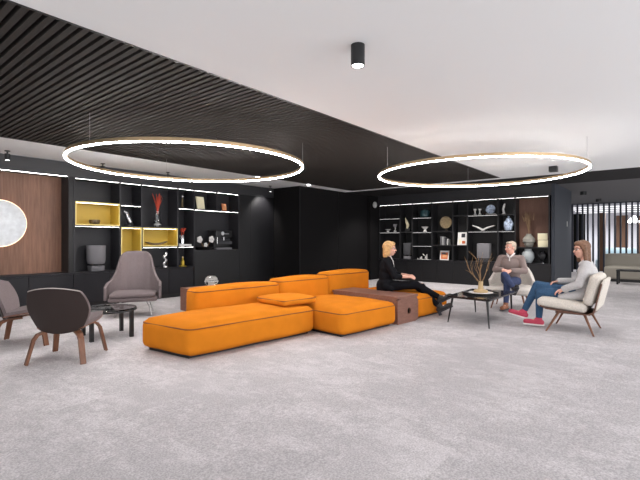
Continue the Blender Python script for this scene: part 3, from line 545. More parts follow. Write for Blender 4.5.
#%%CHAIRS
# ------------------------------------------------------------------ plywood lounge chairs
def ply_chair(name, label, loc, rz):
    t = thing(name, label, 'chair', loc, rz, 'plywood lounge chairs')
    # x forward, seat slopes down to the back; shell backrest leaning
    def seat_z(x): return .385 - .08 * (.28 - x) / .56
    n, m_ = 14, 12
    def sheet(b, f, th):
        g0 = [[b.bm.verts.new(f(i / n, j / m_, 0)) for j in range(m_ + 1)] for i in range(n + 1)]
        g1 = [[b.bm.verts.new(f(i / n, j / m_, th)) for j in range(m_ + 1)] for i in range(n + 1)]
        for i in range(n):
            for j in range(m_):
                b.bm.faces.new((g0[i][j], g0[i + 1][j], g0[i + 1][j + 1], g0[i][j + 1])); b.bm.faces.new((g1[i][j], g1[i][j + 1], g1[i + 1][j + 1], g1[i + 1][j]))
        rim = [(i, 0) for i in range(n)] + [(n, j) for j in range(m_)] + [(i, m_) for i in range(n, 0, -1)] + [(0, j) for j in range(m_, 0, -1)]
        for k in range(len(rim)):
            a, c = rim[k], rim[(k + 1) % len(rim)]; b.bm.faces.new((g0[a[0]][a[1]], g1[a[0]][a[1]], g1[c[0]][c[1]], g0[c[0]][c[1]]))
        return b
    def round_uv(u, v, k=.42):      # square -> rounded square
        a, c = 2 * u - 1, 2 * v - 1
        return a * math.sqrt(1 - k * c * c / 2), c * math.sqrt(1 - k * a * a / 2)
    def seat(u, v, th, off=0.0):
        a, c = round_uv(u, v, .5); x = .055 + .262 * a; y = .29 * c * (1 - .06 * a) * (1 - .16 * max(0, -a)); return V(x, y, seat_z(x) + off + th + .035 * c * c - .012 * max(0, a) ** 3)
    def back(u, v, th, off=0.0):
        a, c = round_uv(u, v, .62); h = (a + 1) / 2; wid = .30 * (1 - .17 * max(0, 1 - h * 1.9)); y = wid * c; z = .295 + .475 * h
        return V(-.215 - .15 * h + .085 * c * c + off + th, y, z)
    part('seat', sheet(B(), lambda u, v, th: seat(u, v, th, .012), .035), 'mauve', t)
    part('seat_shell', sheet(B(), lambda u, v, th: seat(u, v, th, 0), .011), 'walnut_leg', t)
    part('backrest', sheet(B(), lambda u, v, th: back(u, v, th, .013), .035), 'mauve', t)
    part('back_shell', sheet(B(), lambda u, v, th: back(u, v, th, 0), .012), 'brown_back', t, 'dark brown back shell')
    k = [back(1.0, j / 10, .008) for j in range(11)]
    part('edge_piping', B().tube([p + V(0, 0, .004) for p in k], .007, 6), 'piping_light', t)
    for sx, sy in ((1, 1), (1, -1), (-1, 1), (-1, -1)):     # bent plywood legs: flat top run under the seat, then down and out
        x0, y0 = sx * .14, sy * .12; fx, fy = sx * .275, sy * .275
        zt = seat_z(x0) - .008
        pts = [V(sx * .03, sy * .08, zt), V(x0 * 1.05, y0 * 1.25, zt - .002), V(sx * .20, sy * .205, zt - .03), V(sx * .225, sy * .23, zt - .08), V(fx, fy, 0)]
        b = B(); d2 = V(-sy * .7 * sx, sx * .7 * sy * sx * sy, 0)
        side = V(-(fy), fx, 0).normalized() * .034; prev = None
        for i, p in enumerate(pts):
            t0 = (pts[min(i + 1, 4)] - pts[max(i - 1, 0)]).normalized(); nrm = t0.cross(side).normalized() * .012; sc = 1 - .25 * i / 4
            q = [b.bm.verts.new(p + a * side * sc + c * nrm) for a, c in ((1, 1), (-1, 1), (-1, -1), (1, -1))]
            if prev:
                for j in range(4): b.bm.faces.new((prev[j], prev[(j + 1) % 4], q[(j + 1) % 4], q[j]))
            else: b.bm.faces.new(q[::-1])
            prev = q
        b.bm.faces.new(prev)
        part('leg', b, 'walnut_leg', t, smooth=False)
    return t
c1 = ply_chair('lounge_chair', 'low lounge chair seen from behind, dark brown back and walnut plywood legs', (1.84, 4.975, 0), 44)
copy_tree(c1, None, (1.78, 6.11, 0), -30, 'low mauve lounge chair at the frame edge, its padded front turned to the glass table')

# high-backed armchair
t = thing('high_back_armchair', 'mauve grey high-backed armchair on thin steel legs before the low cabinets', 'armchair', (3.60, 6.98, 0), -122)
def armchair_shell():
    b = B(); n, m_ = 40, 16; g = []
    for side in (0, 1):
        rows = []
        for j in range(m_ + 1):
            f = j / m_; row = []
            for i in range(n + 1):
                a = -1 + 2 * i / n; th = a * R(100)
                ca, sa = math.cos(th), math.sin(th)
                top = .60 if abs(a) > .62 else 0
                q = abs(a)
                def ip(t_, ks):
                    for (k0, v0), (k1, v1) in zip(ks, ks[1:]):
                        if t_ <= k1: return v0 + (v1 - v0) * (t_ - k0) / (k1 - k0)
                    return ks[-1][1]
                ztop = ip(q, [(0, 1.06), (.26, 1.05), (.38, .99), (.44, .86), (.50, .68), (.58, .575), (1.0, .50)])
                z = .28 + (ztop - .28) * f
                y = ip(q, [(0, 0), (.20, .14), (.38, .262), (.46, .30), (.56, .375), (.68, .425), (1.0, .43)]) * (1 if a > 0 else -1)
                x = ip(q, [(0, -.26), (.20, -.25), (.38, -.20), (.56, -.10), (1.0, .30)]) - .24 * max(0, z - .42) * (1 if q < .4 else max(0, 1 - (q - .4) / .25))
                row.append((x, y, z))
            rows.append(row)
        g.append(rows)
    # thickness: offset inwards
    th_ = .045; V0 = [[Vector(p) for p in r] for r in g[0]]; V1 = []
    for j in range(m_ + 1):
        r = []
        for i in range(n + 1):
            du = V0[j][min(i + 1, n)] - V0[j][max(i - 1, 0)]; dv = V0[min(j + 1, m_)][i] - V0[max(j - 1, 0)][i]
            nn = du.cross(dv).normalized()
            if nn.dot(V(.12, 0, V0[j][i].z) - V0[j][i]) < 0: nn = -nn
            r.append(V0[j][i] + nn * th_)
        V1.append(r)
    A = [[b.bm.verts.new(p) for p in r] for r in V0]; C = [[b.bm.verts.new(p) for p in r] for r in V1]
    for j in range(m_):
        for i in range(n):
            b.bm.faces.new((A[j][i], A[j][i + 1], A[j + 1][i + 1], A[j + 1][i])); b.bm.faces.new((C[j][i], C[j + 1][i], C[j + 1][i + 1], C[j][i + 1]))
    rim = [(0, i) for i in range(n)] + [(j, n) for j in range(m_)] + [(m_, i) for i in range(n, 0, -1)] + [(j, 0) for j in range(m_, 0, -1)]
    for k in range(len(rim)):
        a, c = rim[k], rim[(k + 1) % len(rim)]; b.bm.faces.new((A[a[0]][a[1]], C[a[0]][a[1]], C[c[0]][c[1]], A[c[0]][c[1]]))
    return b
sh = part('shell', armchair_shell(), 'mauve', t)
md = sh.modifiers.new('smooth', 'SUBSURF'); md.levels = 1; md.render_levels = 1
part('seat_base', B().soft(-.24, .34, -.37, .37, .25, .33, .035, .0, .0, 8), 'mauve', t)
part('seat_cushion', B().soft(-.20, .36, -.345, .345, .325, .395, .03, .015, .005, 10), 'mauve', t)
for sx, sy in ((1, 1), (1, -1), (-1, 1), (-1, -1)):
    part('leg', B().tube([(sx * .12, sy * .14, .255), (sx * .17, sy * .20, .235), (sx * .20, sy * .235, .17), (sx * .25, sy * .28, 0)], .009, 8), 'steel', t)

# round glass coffee table
t = thing('glass_coffee_table', 'round smoked glass coffee table with black frame between the mauve chairs', 'table', (2.57, 5.69, 0), 0)
part('tabletop', B().lathe([(0, .358), (.345, .358), (.35, .364), (.345, .370), (0, .370)], n=48), 'dark_glass', t)
part('rim', B().tube([(.345 * math.cos(i * math.pi / 24), .345 * math.sin(i * math.pi / 24), .345) for i in range(48)], .012, 8, True), 'black_metal', t)
for a in (34, 124, 214, 304):
    x, y = .33 * math.cos(R(a)), .33 * math.sin(R(a))
    part('leg', B().obox((x, y, .17), (.021, 0, 0), (0, .021, 0), (0, 0, .17)), 'black_metal', t, smooth=False)
part('cross_bar', B().obox((0, 0, .335), (.33, 0, 0), (0, .012, 0), (0, 0, .008)).obox((0, 0, .335), (.012, 0, 0), (0, .33, 0), (0, 0, .0075)).xf(Matrix.Rotation(R(34), 4, 'Z')), 'black_metal', t, smooth=False)

# black marble coffee table
t = thing('marble_coffee_table', 'low dark marble coffee table with thin tapered black legs among the seated people', 'table', (0, 0, 0))
def top_outline(ins): return [(6.17 + ins, 1.98 + ins), (7.50 - ins, 1.98 + ins), (7.42 - ins, 2.69 - ins), (6.26 + ins, 2.64 - ins)]
part('tabletop', B().prism(top_outline(0), 'z', .392, .41), 'marble', t, smooth=False); part('apron', B().prism(top_outline(.03), 'z', .375, .392), 'black_metal', t, smooth=False)
for (x, y), (fx, fy) in zip([(6.23, 2.04), (7.42, 2.05), (7.34, 2.62), (6.31, 2.58)], [(6.19, 2.0), (7.58, 2.08), (7.46, 2.64), (6.30, 2.65)]):
    part('leg', B().cone((fx, fy, 0), (x, y, .38), .009, .018, 12), 'black_metal', t)
t = thing('serving_tray', 'round black tray with a white marble plate on the dark coffee table', 'tray', (6.78, 2.32, .41)); part('tray', B().lathe([(.25, 0), (.265, .006), (.268, .028), (.261, .028), (.256, .010), (0, .010)], n=40), 'black_metal', t); part('plate', B().lathe([(.14, .011), (.185, .022), (.18, .028), (0, .024)], n=40), 'white_ceramic', t)
t = thing('branch_vase', 'cream wooden vase of bare dry branches on the round tray', 'vase', (6.78, 2.32, .435))
part('body', B().lathe([(.10, 0), (.11, .015), (.10, .035), (.045, .05), (.034, .11), (.036, .17), (.028, .17), (.026, .06), (0, .05)]), mat('pale_wood', (.50, .36, .19), .5), t)
tw = B(); rn = random.Random(11)
def twig(p, d, L, r, depth):
    pts = [p]; q = p; dd = d.copy()
    for k in range(4): dd = (dd + V(rn.uniform(-.25, .25), rn.uniform(-.25, .25), rn.uniform(-.1, .2))).normalized(); q = q + dd * L / 4; pts.append(q)
    tw.tube(pts, [r * (1 - .16 * k) for k in range(5)], 6)
    if depth:
        for k in (2, 3, 4):
            s = (dd + V(rn.uniform(-.8, .8), rn.uniform(-.8, .8), rn.uniform(-.1, .5))).normalized(); twig(pts[k], s, L * .45, r * .55, depth - 1)
Ld = V(-.6347, .7727, 0); Rd = -Ld
for d, L, r in [(Ld * .85 + V(0, 0, .8), .36, .012), (Ld * .65 + V(0, 0, .9), .34, .009), (Rd * .15 + V(0, 0, 1), .40, .013), (Rd * .45 + V(0, 0, 1), .42, .010), (Rd * .25 + V(.1, .1, 1), .36, .010), (Ld * .2 + V(0, 0, 1), .26, .008)]:
    twig(V(0, 0, .13), d.normalized(), L, r, 1)
part('branches', tw, 'branch', t)

# cream lounge chair (right)
t = thing('cream_lounge_chair', 'cream cushioned lounge chair with walnut shell under the woman in grey', 'armchair', (6.88, 1.05, 0), 90)
SW = .335
seat_o = [(.38, .335), (.30, .300), (-.10, .265), (-.20, .262), (-.255, .285), (-.28, .36), (-.35, .68), (-.335, .685), (-.265, .375), (-.245, .305), (-.195, .279), (-.10, .281), (.30, .316), (.375, .35)]
part('shell', B().prism(seat_o, 'y', -SW, SW), 'walnut', t, smooth=False)
part('seat_cushion', B().soft(-.17, .43, -.33, .33, 0, .125, .05, .018, .006, 12).xf(Matrix.Translation((0, 0, .292)) @ Matrix.Rotation(R(-5), 4, 'Y')), 'ivory2', t)
part('back_cushion', B().soft(-.065, .065, -.32, .32, 0, .43, .055, .0, .01, 12).xf(Matrix.Translation((-.175, 0, .385)) @ Matrix.Rotation(R(-15), 4, 'Y')), 'ivory2', t)
part('back_pad', B().soft(-.02, .02, -.325, .325, 0, .42, .02, .0, .01, 10).xf(Matrix.Translation((-.275, 0, .33)) @ Matrix.Rotation(R(-13), 4, 'Y')), 'ivory2', t)
for sx, sy in ((1, 1), (1, -1), (-1, 1), (-1, -1)):
    top = V(.15 if sx > 0 else -.14, sy * .24, .285 if sx > 0 else .265); foot = V(.30 if sx > 0 else -.26, sy * .345, 0)
    part('leg', B().cone(foot, top, .011, .019, 12), 'walnut_leg', t)
    if sx > 0: part('rail', B().obox((0.0, sy * .24, .262), (.2, 0, 0), (0, .016, 0), (0, 0, .012)), 'walnut', t, smooth=False)

# ivory chair (centre)
t = thing('ivory_armchair', 'ivory upholstered armchair with curved back under the man', 'armchair', (8.44, 2.34, 0), -172)
def bucket():
    b = B(); n, m_ = 28, 8; A = []; C = []
    for j in range(m_ + 1):
        f = j / m_; ra = []; rc = []
        for i in range(n + 1):
            a = -1 + 2 * i / n; th = a * R(80); top = .76 - .26 * max(0, min(1, (abs(a) - .45) / .45)) ** 1.2
            z = .30 + (top - .30) * f; k = 1 + .10 * f; x = -.34 * math.cos(th) * k - .02 - .06 * f * math.cos(th); y = .385 * math.sin(th) * k
            ra.append(V(x, y, z)); rc.append(V(x * .86, y * .86, z))
        A.append([b.bm.verts.new(p) for p in ra]); C.append([b.bm.verts.new(p) for p in rc])
    for j in range(m_):
        for i in range(n): b.bm.faces.new((A[j][i], A[j][i + 1], A[j + 1][i + 1], A[j + 1][i])); b.bm.faces.new((C[j][i], C[j + 1][i], C[j + 1][i + 1], C[j][i + 1]))
    rim = [(0, i) for i in range(n)] + [(j, n) for j in range(m_)] + [(m_, i) for i in range(n, 0, -1)] + [(j, 0) for j in range(m_, 0, -1)]
    for k in range(len(rim)):
        a, c = rim[k], rim[(k + 1) % len(rim)]; b.bm.faces.new((A[a[0]][a[1]], C[a[0]][a[1]], C[c[0]][c[1]], A[c[0]][c[1]]))
    return b
bk_ = part('backrest', bucket(), 'ivory', t); md = bk_.modifiers.new('smooth', 'SUBSURF'); md.levels = 1; md.render_levels = 2
part('seat', B().soft(-.30, .42, -.36, .36, .27, .405, .05, .015, .006, 12), 'ivory', t)
for sx, sy in ((1, 1), (1, -1), (-1, 1), (-1, -1)): part('leg', B().cone((sx * .30, sy * .29, 0), (sx * .22, sy * .22, .28), .011, .018, 12), 'walnut_leg', t)
#%%FAR
# ------------------------------------------------------------------ far lounge and office behind the slatted screen
t = thing('slatted_screen', 'tall screen of dark vertical posts dividing off the bright office', 'screen', (19.3, 0, 0))
for k in range(-13, 8):
    y = 2.012 + k * .1725; part('post', B().box(-.05, .05, y - .028, y + .028, 0, H), 'post', t, smooth=False)
part('rail', B().box(-.06, .06, -1.5, 5.2, H - .03, H - .005), 'post', t, smooth=False)
t = thing('taupe_sofa', 'long taupe sofa in front of the slatted screen', 'sofa', (15.95, 0, 0))
part('base', B().box(-.38, .40, -2.6, 1.60, .0, .10), 'black_metal', t, smooth=False)
part('seat', B().soft(-.42, .30, -2.6, 1.62, .08, .46, .06, .02, .01, 14), 'taupe_sofa', t)
part('backrest', B().soft(.22, .46, -2.6, 1.66, .10, .83, .06, .01, .01, 14), 'taupe_sofa', t)
t = thing('black_side_table', 'small black rectangular side table in front of the taupe sofa', 'table', (14.9, .80, 0))
part('tabletop', B().box(-.24, .24, -.42, .44, .37, .41, .003), 'black_metal', t, smooth=False)
for sx, sy in ((-1, 1), (1, 1), (-1, -1), (1, -1)): part('leg', B().box(sx * .21 - .025, sx * .21 + .025, (.41 if sy > 0 else -.39) - .025, (.41 if sy > 0 else -.39) + .025, 0, .37), 'black_metal', t, smooth=False)
for i, (y0, y1, x, m_, lab) in enumerate([(2.85, 3.35, 21.0, 'void', 'dark cupboard beyond the slatted screen'), (2.10, 2.32, 20.6, 'office_brown', 'narrow brown wooden column beyond the slatted screen'), (1.55, 2.0, 23.5, 'office_brown', 'brown wooden door panel beyond the slatted screen, near the pale blue booth'), (.95, 1.28, 24.5, 'office_brown', 'brown wooden column behind the glass pendant lamp')]):
    t = thing('office_panel', lab, 'panel', (x, (y0 + y1) / 2, 0)); w = (y1 - y0) / 2
    part('board', B().box(-.1, .1, -w, w, 0, 2.35), m_, t, smooth=False); part('edge_strip', B().box(-.105, -.10, w - .03, w, 0, 2.35), 'post', t, smooth=False)
t = thing('curved_booth', 'pale blue curved booth sofa in the office behind the screen', 'sofa', (21.6, 1.9, 0))
part('backrest', B().soft(.1, .3, -.75, .6, .1, .92, .08, .01, .01, 8), 'pale_blue', t); part('seat', B().soft(-.5, .15, -.75, .6, .05, .45, .06, .01, .01, 8), 'pale_blue', t)
t = thing('pendant_lamp', 'white glowing pendant lamp in the office behind the screen', 'ceiling lamp', (21.4, 1.22, 0)); part('shade', B().lathe([(.04, 2.22), (.07, 2.18), (.19, 2.02), (.20, 1.95), (.0, 1.95)]), 'lens', t); part('cord', B().cone((0, 0, 2.2), (0, 0, H), .008), 'black_metal', t)
for i, x in enumerate((20.9, 22.2, 23.6, 25.2)):
    solo('linear_lamp', B().box(-.03, .03, -2.5, 2.8, 0, .03), 'office_led', ['long white ceiling light in the office, first beyond the screen', 'long white ceiling light in the office, second beyond the screen', 'long white ceiling light in the office, third beyond the screen', 'long white ceiling light in the office, last beyond the screen'][i], 'ceiling lamp', (x, .8, H - .06), 0, 'office ceiling lights')
for lx in (21, 24):
    for ly in (-.5, 2, 4): lamp('office_light', 'SPOT', (lx, ly, 2.5), 120, (.95, .97, 1), (0, 0, 0), .1, spot=165)
for lx, ly, le in ((1.2, 4.4, 70), (3.2, 5.9, 60), (6.2, 5.4, 40), (4.6, 3.9, 40), (2.6, 6.6, 25)): lamp('slat_field_fill', 'SPOT', (lx, ly, H - .01), le, (1, .97, .94), (0, 0, 0), .05, spot=130)  # extra unseen lamps, no fittings, added to lighten the floor below the slats
lamp('far_lounge_fill', 'AREA', (15.0, -3.5, 2.3), 260, (1, .98, .95), (0, 0, 0), 4, 3)  # unseen area light added to brighten the far lounge
#%%PEOPLE
# ------------------------------------------------------------------ people
def fuse(b, name, m, voxel=.008, it=6, fac=.5):
    """one continuous surface out of overlapping volumes"""
    me = b.mesh(name + '_raw', m, False); o = bpy.data.objects.new(name, me); COL.objects.link(o)
    r = o.modifiers.new('r', 'REMESH'); r.mode = 'VOXEL'; r.voxel_size = voxel; r.use_smooth_shade = True
    s = o.modifiers.new('s', 'SMOOTH'); s.iterations = it; s.factor = fac
    dg = bpy.context.evaluated_depsgraph_get(); dg.update(); e = o.evaluated_get(dg)
    out = bpy.data.meshes.new_from_object(e, depsgraph=dg); bpy.data.objects.remove(o)
    out.materials.clear(); out.materials.append(M[m] if isinstance(m, str) else m); out.name = name
    out.polygons.foreach_set('use_smooth', [True] * len(out.polygons)); return out
def nrm(v): return Vector(v).normalized()
def hand(b, w, d, n, side, curl=.5, k=.92):
    """palm, four unequal bent fingers and a thumb off the side of the palm"""
    w = Vector(w); d = nrm(d); n = nrm(n); n = (n - d * n.dot(d)).normalized(); s = d.cross(n).normalized() * side
    for o in (-.027, -.009, .009, .027): b.cap(w + s * o * .55 * k, w + (d * .085 + s * o) * k, .0155 * k, .0125 * k, 10)
    for o, L, r in ((.029, .066, .0085), (.010, .076, .009), (-.010, .071, .0085), (-.028, .054, .0075)):
        p = w + (d * .088 + s * o) * k; a = curl * .55
        for q, f in enumerate((.45, .30, .25)):
            dd = (d * math.cos(a) + n * math.sin(a)).normalized(); p2 = p + dd * L * f * 1.12 * k; b.cap(p, p2, r * k, r * .93 * k, 8); p = p2; a += curl * .8
    p = w + (d * .022 + s * .028) * k; q = p + (d * .035 + s * .026 + n * .012) * k; r_ = q + (d * .032 + s * .004 + n * .012) * k; b.cap(p, q, .014 * k, .011 * k, 8); b.cap(q, r_, .0105 * k, .009 * k, 8)
def head_frame(f, u): 
    f = nrm(f); l = Vector(u).cross(f).normalized(); u = f.cross(l).normalized(); return f, l, u
def person(name, label, loc, rz, J, sex, mats, feat):
    t = thing(name, label, 'person', loc, rz); g = lambda k: Vector(J[k]); f, l, u = head_frame(J['face'], (0, 0, 1)); rm = Matrix((f, l, u)).transposed()
    wd = 1.0 if sex == 'm' else .88
    hc = g('head'); P = lambda a, b_, c_: hc + f * a + l * b_ + u * c_
    b = B()
    # skull, jaw, face features
    b.ell(P(-.012, 0, .028), (.094, .073, .090), rm, 20); b.ell(P(.022, 0, -.035), (.066, .056, .078), rm, 18); b.ell(P(.045, 0, -.085), (.030, .030, .024), rm, 12); b.ell(P(.060, 0, .035), (.028, .055, .028), rm, 12)
    b.cap(P(.086, 0, .012), P(.106, 0, -.024), .008, .0125, 10); b.ell(P(.083, 0, -.056), (.012, .024, .010), rm, 10)
    for s in (1, -1): b.ell(P(-.004, s * .076, -.008), (.017, .008, .030), rm, 10); b.ell(P(.065, s * .038, -.025), (.022, .020, .022), rm, 10)
    b.cap(g('neck') - V(0, 0, .03), P(-.015, 0, -.07), .056 * wd, .050 * wd)
    # trunk
    pel, ch = g('pelvis'), g('chest'); mid = (pel + ch) / 2 + V(-.01, 0, 0)
    for c, r in ((pel, (.115, .155 if sex == 'f' else .150, .115)), (mid, (.10 * (1 if sex == 'f' else 1.1), .125 * (1 if sex == 'f' else 1.12), .14)), (ch, (.105 * wd * 1.04, .155 * wd, .15)), (g('neck') - V(0, 0, .055), (.07, .13 * wd, .05))): b.ell(c, r, None, 18)
    for s in 'LR':
        sh, el, wr = g('sh' + s), g('el' + s), g('wr' + s); b.cap(sh, el, .050 * wd, .040 * wd); b.cap(el, wr, .038 * wd, .026 * wd); b.cap(g('neck') - V(0, 0, .05), sh, .045 * wd, .05 * wd)
        hp, kn, an = g('hip' + s), g('kn' + s), g('an' + s); dn = nrm(J.get('sole' + s, V(0, 0, -1))); fd = g('toe' + s) - an; fd = (fd - dn * fd.dot(dn)).normalized(); b.cap(hp, kn, .082, .055); b.cap(kn, an, .053, .036); m_ = kn.lerp(an, .3) + V(-.012, 0, 0); b.ell(m_, (.052, .052, .09), None, 12)
        toe = g('toe' + s); b.cap(an + dn * .01, an + dn * .045 + fd * .12, .030, .022)
        d, n_, c_ = J['hand' + s]; hand(b, wr, d, n_, 1 if s == 'L' else -1, c_, .95 if sex == 'm' else .88)
    part('body', fuse(b, 'body', mats['skin'], .0065, 3), None, t)
    # eyes, lips
    for s in (1, -1):
        e = part('eye', B().ell(P(.070, s * .030, .012), (.013, .0145, .0095), rm, 12), 'eye', t); part('iris', B().ell(P(.0805, s * .031, .012), (.004, .006, .006), rm, 10), 'iris', e)
        part('eyebrow', B().cap(P(.086, s * .018, .034), P(.074, s * .046, .034), .0042, .003, 8), mats['hair'], t)
    part('lips', B().ell(P(.090, 0, -.052), (.007, .021, .0045), rm, 10).ell(P(.089, 0, -.061), (.007, .018, .005), rm, 10), 'lip', t)
    # hair
    hb = B()
    if feat == 'bob' or feat == 'long':
        dn = -.10 if feat == 'bob' else -.16
        hb.ell(P(-.025, 0, .045), (.100, .086, .092), rm, 20); hb.ell(P(.035, 0, .085), (.055, .065, .042), rm, 14)
        for s in (1, -1): hb.cap(P(.0, s * .070, .055), P(-.005, s * .080, dn + .01), .030, .026, 12); hb.cap(P(-.045, s * .055, .03), P(-.055, s * .055, dn - .01), .045, .036, 12); hb.cap(P(.045, s * .045, .085), P(.025, s * .077, .02), .022, .017, 10)
        hb.cap(P(-.06, 0, .03), P(-.075, 0, dn - .015), .055, .040, 12)
    else:
        hb.ell(P(-.032, 0, .045), (.086, .0785, .082), rm, 20); hb.ell(P(.025, 0, .092), (.055, .060, .026), rm, 14); hb.ell(P(-.055, 0, -.01), (.055, .066, .06), rm, 14)
        for s in (1, -1): hb.cap(P(.01, s * .068, .05), P(.0, s * .073, .01), .012, .008, 8)
    part('hair', fuse(hb, 'hair', mats['hair'], .007, 4), None, t)
    # top garment
    gb = B(); k = mats.get('ease', .014)
    for c, r in ((pel + V(0, 0, .03), (.125, .165, .12)), (mid, (.115 * (1 if sex == 'f' else 1.12), .145 * (1 if sex == 'f' else 1.12), .15)), (ch, (.112 * wd + k, .165 * wd + k, .155)), (g('neck') - V(0, 0, .06), (.08, .14 * wd, .055))): gb.ell(c, (r[0] + k * .3, r[1] + k * .3, r[2]), None, 18)
    gb.cap(g('neck') - V(0, 0, .06), g('neck') - V(0, 0, .012), .066 * wd, .060 * wd)
    for s in 'LR':
        sh, el, wr = g('sh' + s), g('el' + s), g('wr' + s); cut = wr.lerp(el, mats.get('sleeve', .06)); gb.cap(sh, el, .050 * wd + k, .040 * wd + k); gb.cap(el, cut, .039 * wd + k, .028 * wd + k); gb.cap(g('neck') - V(0, 0, .06), sh, .048 * wd, .05 * wd + k)
    for a, c, r0, r1 in mats.get('drape', []): gb.cap(a, c, r0, r1)
    part(mats['topname'], fuse(gb, mats['topname'], mats['top'], .009, 7), None, t)
    # trousers
    tb = B(); tb.ell(pel - V(0, 0, .01), (.125, .168, .105), None, 18)
    for s in 'LR':
        hp, kn, an = g('hip' + s), g('kn' + s), g('an' + s); cut = kn.lerp(an, .93); tb.cap(hp, kn, .090, .064); tb.cap(kn, cut, .062, .044); tb.ell(kn.lerp(an, .3) + V(-.01, 0, 0), (.058, .058, .09), None, 12)
    part('trousers', fuse(tb, 'trousers', mats['legs'], .009, 5), None, t)
    # shoes
    for s in 'LR':
        an, toe = g('an' + s), g('toe' + s); d = (toe - an); L = d.length; dn = J.get('sole' + s, V(0, 0, -1)); dn = nrm(dn); fd = (d - dn * d.dot(dn)).normalized(); ss = fd.cross(dn)
        heel = an + dn * .045 - fd * .035; tp = heel + fd * .215
        sb = B(); sb.cap(heel, tp - fd * .02, .036, .034); sb.ell(tp - fd * .01, (.04, .04, .03), None, 12); sb.cap(an - dn * .0, heel + fd * .09, .042, .036); sb.cap(an + (g('kn' + s) - an).normalized() * mats.get('boot', .02), an, .043, .043); sb.cap(heel + dn * .012, tp + dn * .012, .033, .030)
        sm = mats['shoes'][0 if s == 'L' else 1] if isinstance(mats['shoes'], (list, tuple)) else mats['shoes']
        o = part('shoe', fuse(sb, 'shoe', sm, .008, 4), None, t)
        rot = Matrix((fd, ss, -dn)).transposed()
        sole = B().box(-.03, .235, -.036, .036, -.014, .006, .006).xf(Matrix.Translation(heel + dn * .036) @ rot.to_4x4()); part('sole', sole, mats['sole'], o)
        if mats.get('laces'):
            part('laces', B().box(.05, .13, -.020, .020, .0, .014, .004).xf(Matrix.Translation(heel - dn * .034 + fd * .01) @ rot.to_4x4() @ Matrix.Rotation(R(14), 4, 'Y')), 'rubber', o)
        if mats.get('heel'): part('heel', B().box(-.03, .02, -.022, .022, -.06, -.012, .004).xf(Matrix.Translation(heel + dn * .036) @ rot.to_4x4()), mats['sole'], o)
    return t, P, rm
# woman in black: sits sideways on the sofa, legs stretched out and crossed
J = dict(pelvis=(0, 0, .50), chest=(.015, 0, .80), neck=(.03, 0, .97), head=(.065, 0, 1.10), face=(1, -.08, -.03),
    shL=(.02, .155, .91), elL=(.15, .215, .67), wrL=(.385, .06, .655), shR=(.02, -.155, .91), elR=(.15, -.215, .66), wrR=(.39, -.07, .645),
    hipL=(.02, .085, .49), knL=(.50, .055, .49), anL=(.86, .0, .165), toeL=(.985, -.01, .25), hipR=(.02, -.085, .49), knR=(.50, -.05, .515), anR=(.87, .045, .31), toeR=(.99, .06, .375),
    handL=((.75, -.65, 0), (-.2, -.5, -.6), .7), handR=((.8, .6, .08), (-.2, .5, -.6), .8), soleL=(.45, 0, -.9), soleR=(.45, 0, -.9))
t, P, rm = person('person', 'blonde woman in black sitting on the sofa with legs stretched out and crossed', (6.27, 3.72, 0), -62, J, 'f',
    dict(skin='skin', hair='blonde', top='black_cloth', topname='jacket', legs='black_cloth2', shoes='blackshoe', sole='blue_sole', sleeve=.62, boot=.10, heel=True, ease=.016,
         drape=[(V(.0, -.12, .50), V(.10, -.14, .455), .06, .05), (V(-.06, 0, .50), V(-.06, 0, .45), .10, .10)]), 'bob')
part('necklace', B().tube([(.075, .055, .985), (.118, .035, .90), (.138, .0, .80), (.118, -.035, .90), (.075, -.055, .985)], .006, 6), 'collar', t)
part('glasses', B().tube([P(.092, .045 * s_, .012 + z_) for s_, z_ in ((1, 0), (.75, .016), (.35, .016), (.15, 0), (.35, -.016), (.75, -.016))], .002, 5, True).tube([P(.092, -.045 * s_, .012 + z_) for s_, z_ in ((1, 0), (.75, .016), (.35, .016), (.15, 0), (.35, -.016), (.75, -.016))], .002, 5, True).tube([P(.09, .046, .016), P(.0, .078, .016)], .002, 5).tube([P(.09, -.046, .016), P(.0, -.078, .016)], .002, 5), 'black_metal', t)
# man: ivory armchair, one leg over the other, hands on the knee
J = dict(pelvis=(0, 0, .50), chest=(.03, 0, .80), neck=(.05, 0, .985), head=(.075, -.0, 1.105), face=(.80, -.60, -.06),
    shL=(.03, .175, .905), elL=(.12, .255, .69), wrL=(.33, .07, .70), shR=(.03, -.175, .905), elR=(.12, -.255, .69), wrR=(.34, -.07, .71),
    hipL=(.03, .09, .49), knL=(.46, .03, .50), anL=(.55, .03, .115), toeL=(.69, .01, .06), hipR=(.03, -.09, .50), knR=(.44, -.02, .625), anR=(.58, .175, .40), toeR=(.69, .215, .33),
    handL=((.6, -.75, -.1), (-.1, -.3, -.9), .5), handR=((.6, .75, -.1), (-.1, .3, -.9), .55), soleL=(0, 0, -1), soleR=(.55, .15, -.8))
t, P, rm = person('person.001', 'grey-haired man in a taupe sweater and navy jeans sitting cross-legged, hands on his knee', (8.50, 2.34, 0), 183, J, 'm',
    dict(skin='skin2', hair='greyhair', top='taupe_knit', topname='sweater', legs='navy', shoes=('tan', 'blackshoe'), sole='blue_sole', sleeve=.08, boot=.05, ease=.018), 'short')
part('collar', B().tube([(.045, .062, 1.0), (.105, .045, .975), (.128, .012, .93)], .016, 8).tube([(.045, -.062, 1.0), (.105, -.045, .975), (.128, -.012, .93)], .016, 8), 'collar', t)
part('placket', B().tube([(.132, 0, .94), (.148, 0, .89), (.152, 0, .86)], .010, 8), 'collar', t)
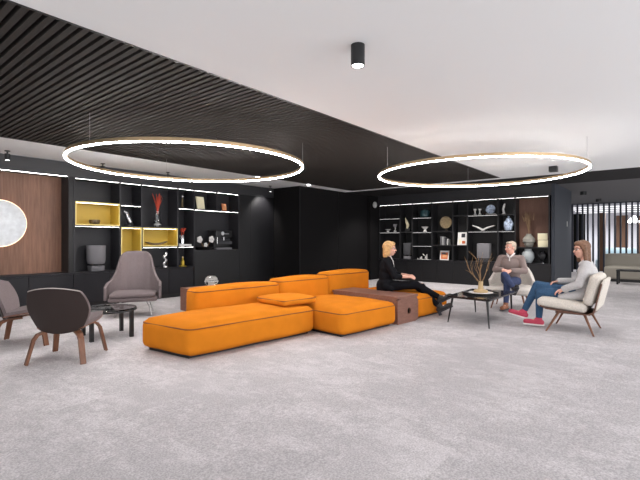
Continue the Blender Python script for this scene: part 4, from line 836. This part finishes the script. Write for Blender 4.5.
# woman in grey: cream chair, legs crossed
J = dict(pelvis=(-.03, 0, .50), chest=(-.075, 0, .79), neck=(-.055, 0, .975), head=(-.005, 0, 1.115), face=(.80, .60, -.04),
    shL=(-.075, .15, .91), elL=(.0, .215, .66), wrL=(.19, .165, .575), shR=(-.075, -.15, .91), elR=(.05, -.20, .66), wrR=(.28, -.06, .665),
    hipL=(.03, .085, .49), knL=(.50, .06, .495), anL=(.515, .06, .115), toeL=(.64, .06, .055), hipR=(.03, -.085, .50), knR=(.545, .0, .595), anR=(.72, .03, .20), toeR=(.85, .03, .11),
    handL=((.9, -.05, -.4), (0, -.3, -.9), .5), handR=((.8, .55, -.2), (0, .2, -.9), .5), soleL=(0, 0, -1), soleR=(.2, 0, -.98))
t, P, rm = person('person.002', 'brown-haired woman in glasses, grey cardigan, blue jeans and raspberry trainers, sitting in the cream chair', (6.87, .98, 0), 93, J, 'f',
    dict(skin='skin', hair='brownhair', top='cardigan', topname='cardigan', legs='denim', shoes='pink', sole='rubber', laces=True, sleeve=.05, ease=.022,
         drape=[(V(.0, .12, .50), V(.22, .14, .46), .075, .05), (V(-.05, 0, .5), V(-.06, .0, .45), .10, .09), (V(0, -.12, .5), V(.15, -.14, .48), .06, .05)]), 'long')
part('glasses', B().tube([P(.092, .046 * s_, .012 + z_) for s_, z_ in ((1, 0), (.75, .018), (.35, .018), (.15, 0), (.35, -.018), (.75, -.018))], .003, 5, True).tube([P(.092, -.046 * s_, .012 + z_) for s_, z_ in ((1, 0), (.75, .018), (.35, .018), (.15, 0), (.35, -.018), (.75, -.018))], .003, 5, True).tube([P(.09, .048, .018), P(.03, .075, .018), P(-.01, .088, .014)], .003, 5).tube([P(.09, -.048, .018), P(.03, -.075, .018), P(-.01, -.088, .014)], .003, 5), 'black_metal', t)
part('bracelet', B().tube([Vector((.17, .165, .585)) + V(.4 * math.cos(a) * .03, math.sin(a) * .036, math.cos(a) * .034) for a in [i * math.pi / 6 for i in range(12)]], .005, 6, True), 'red', t)
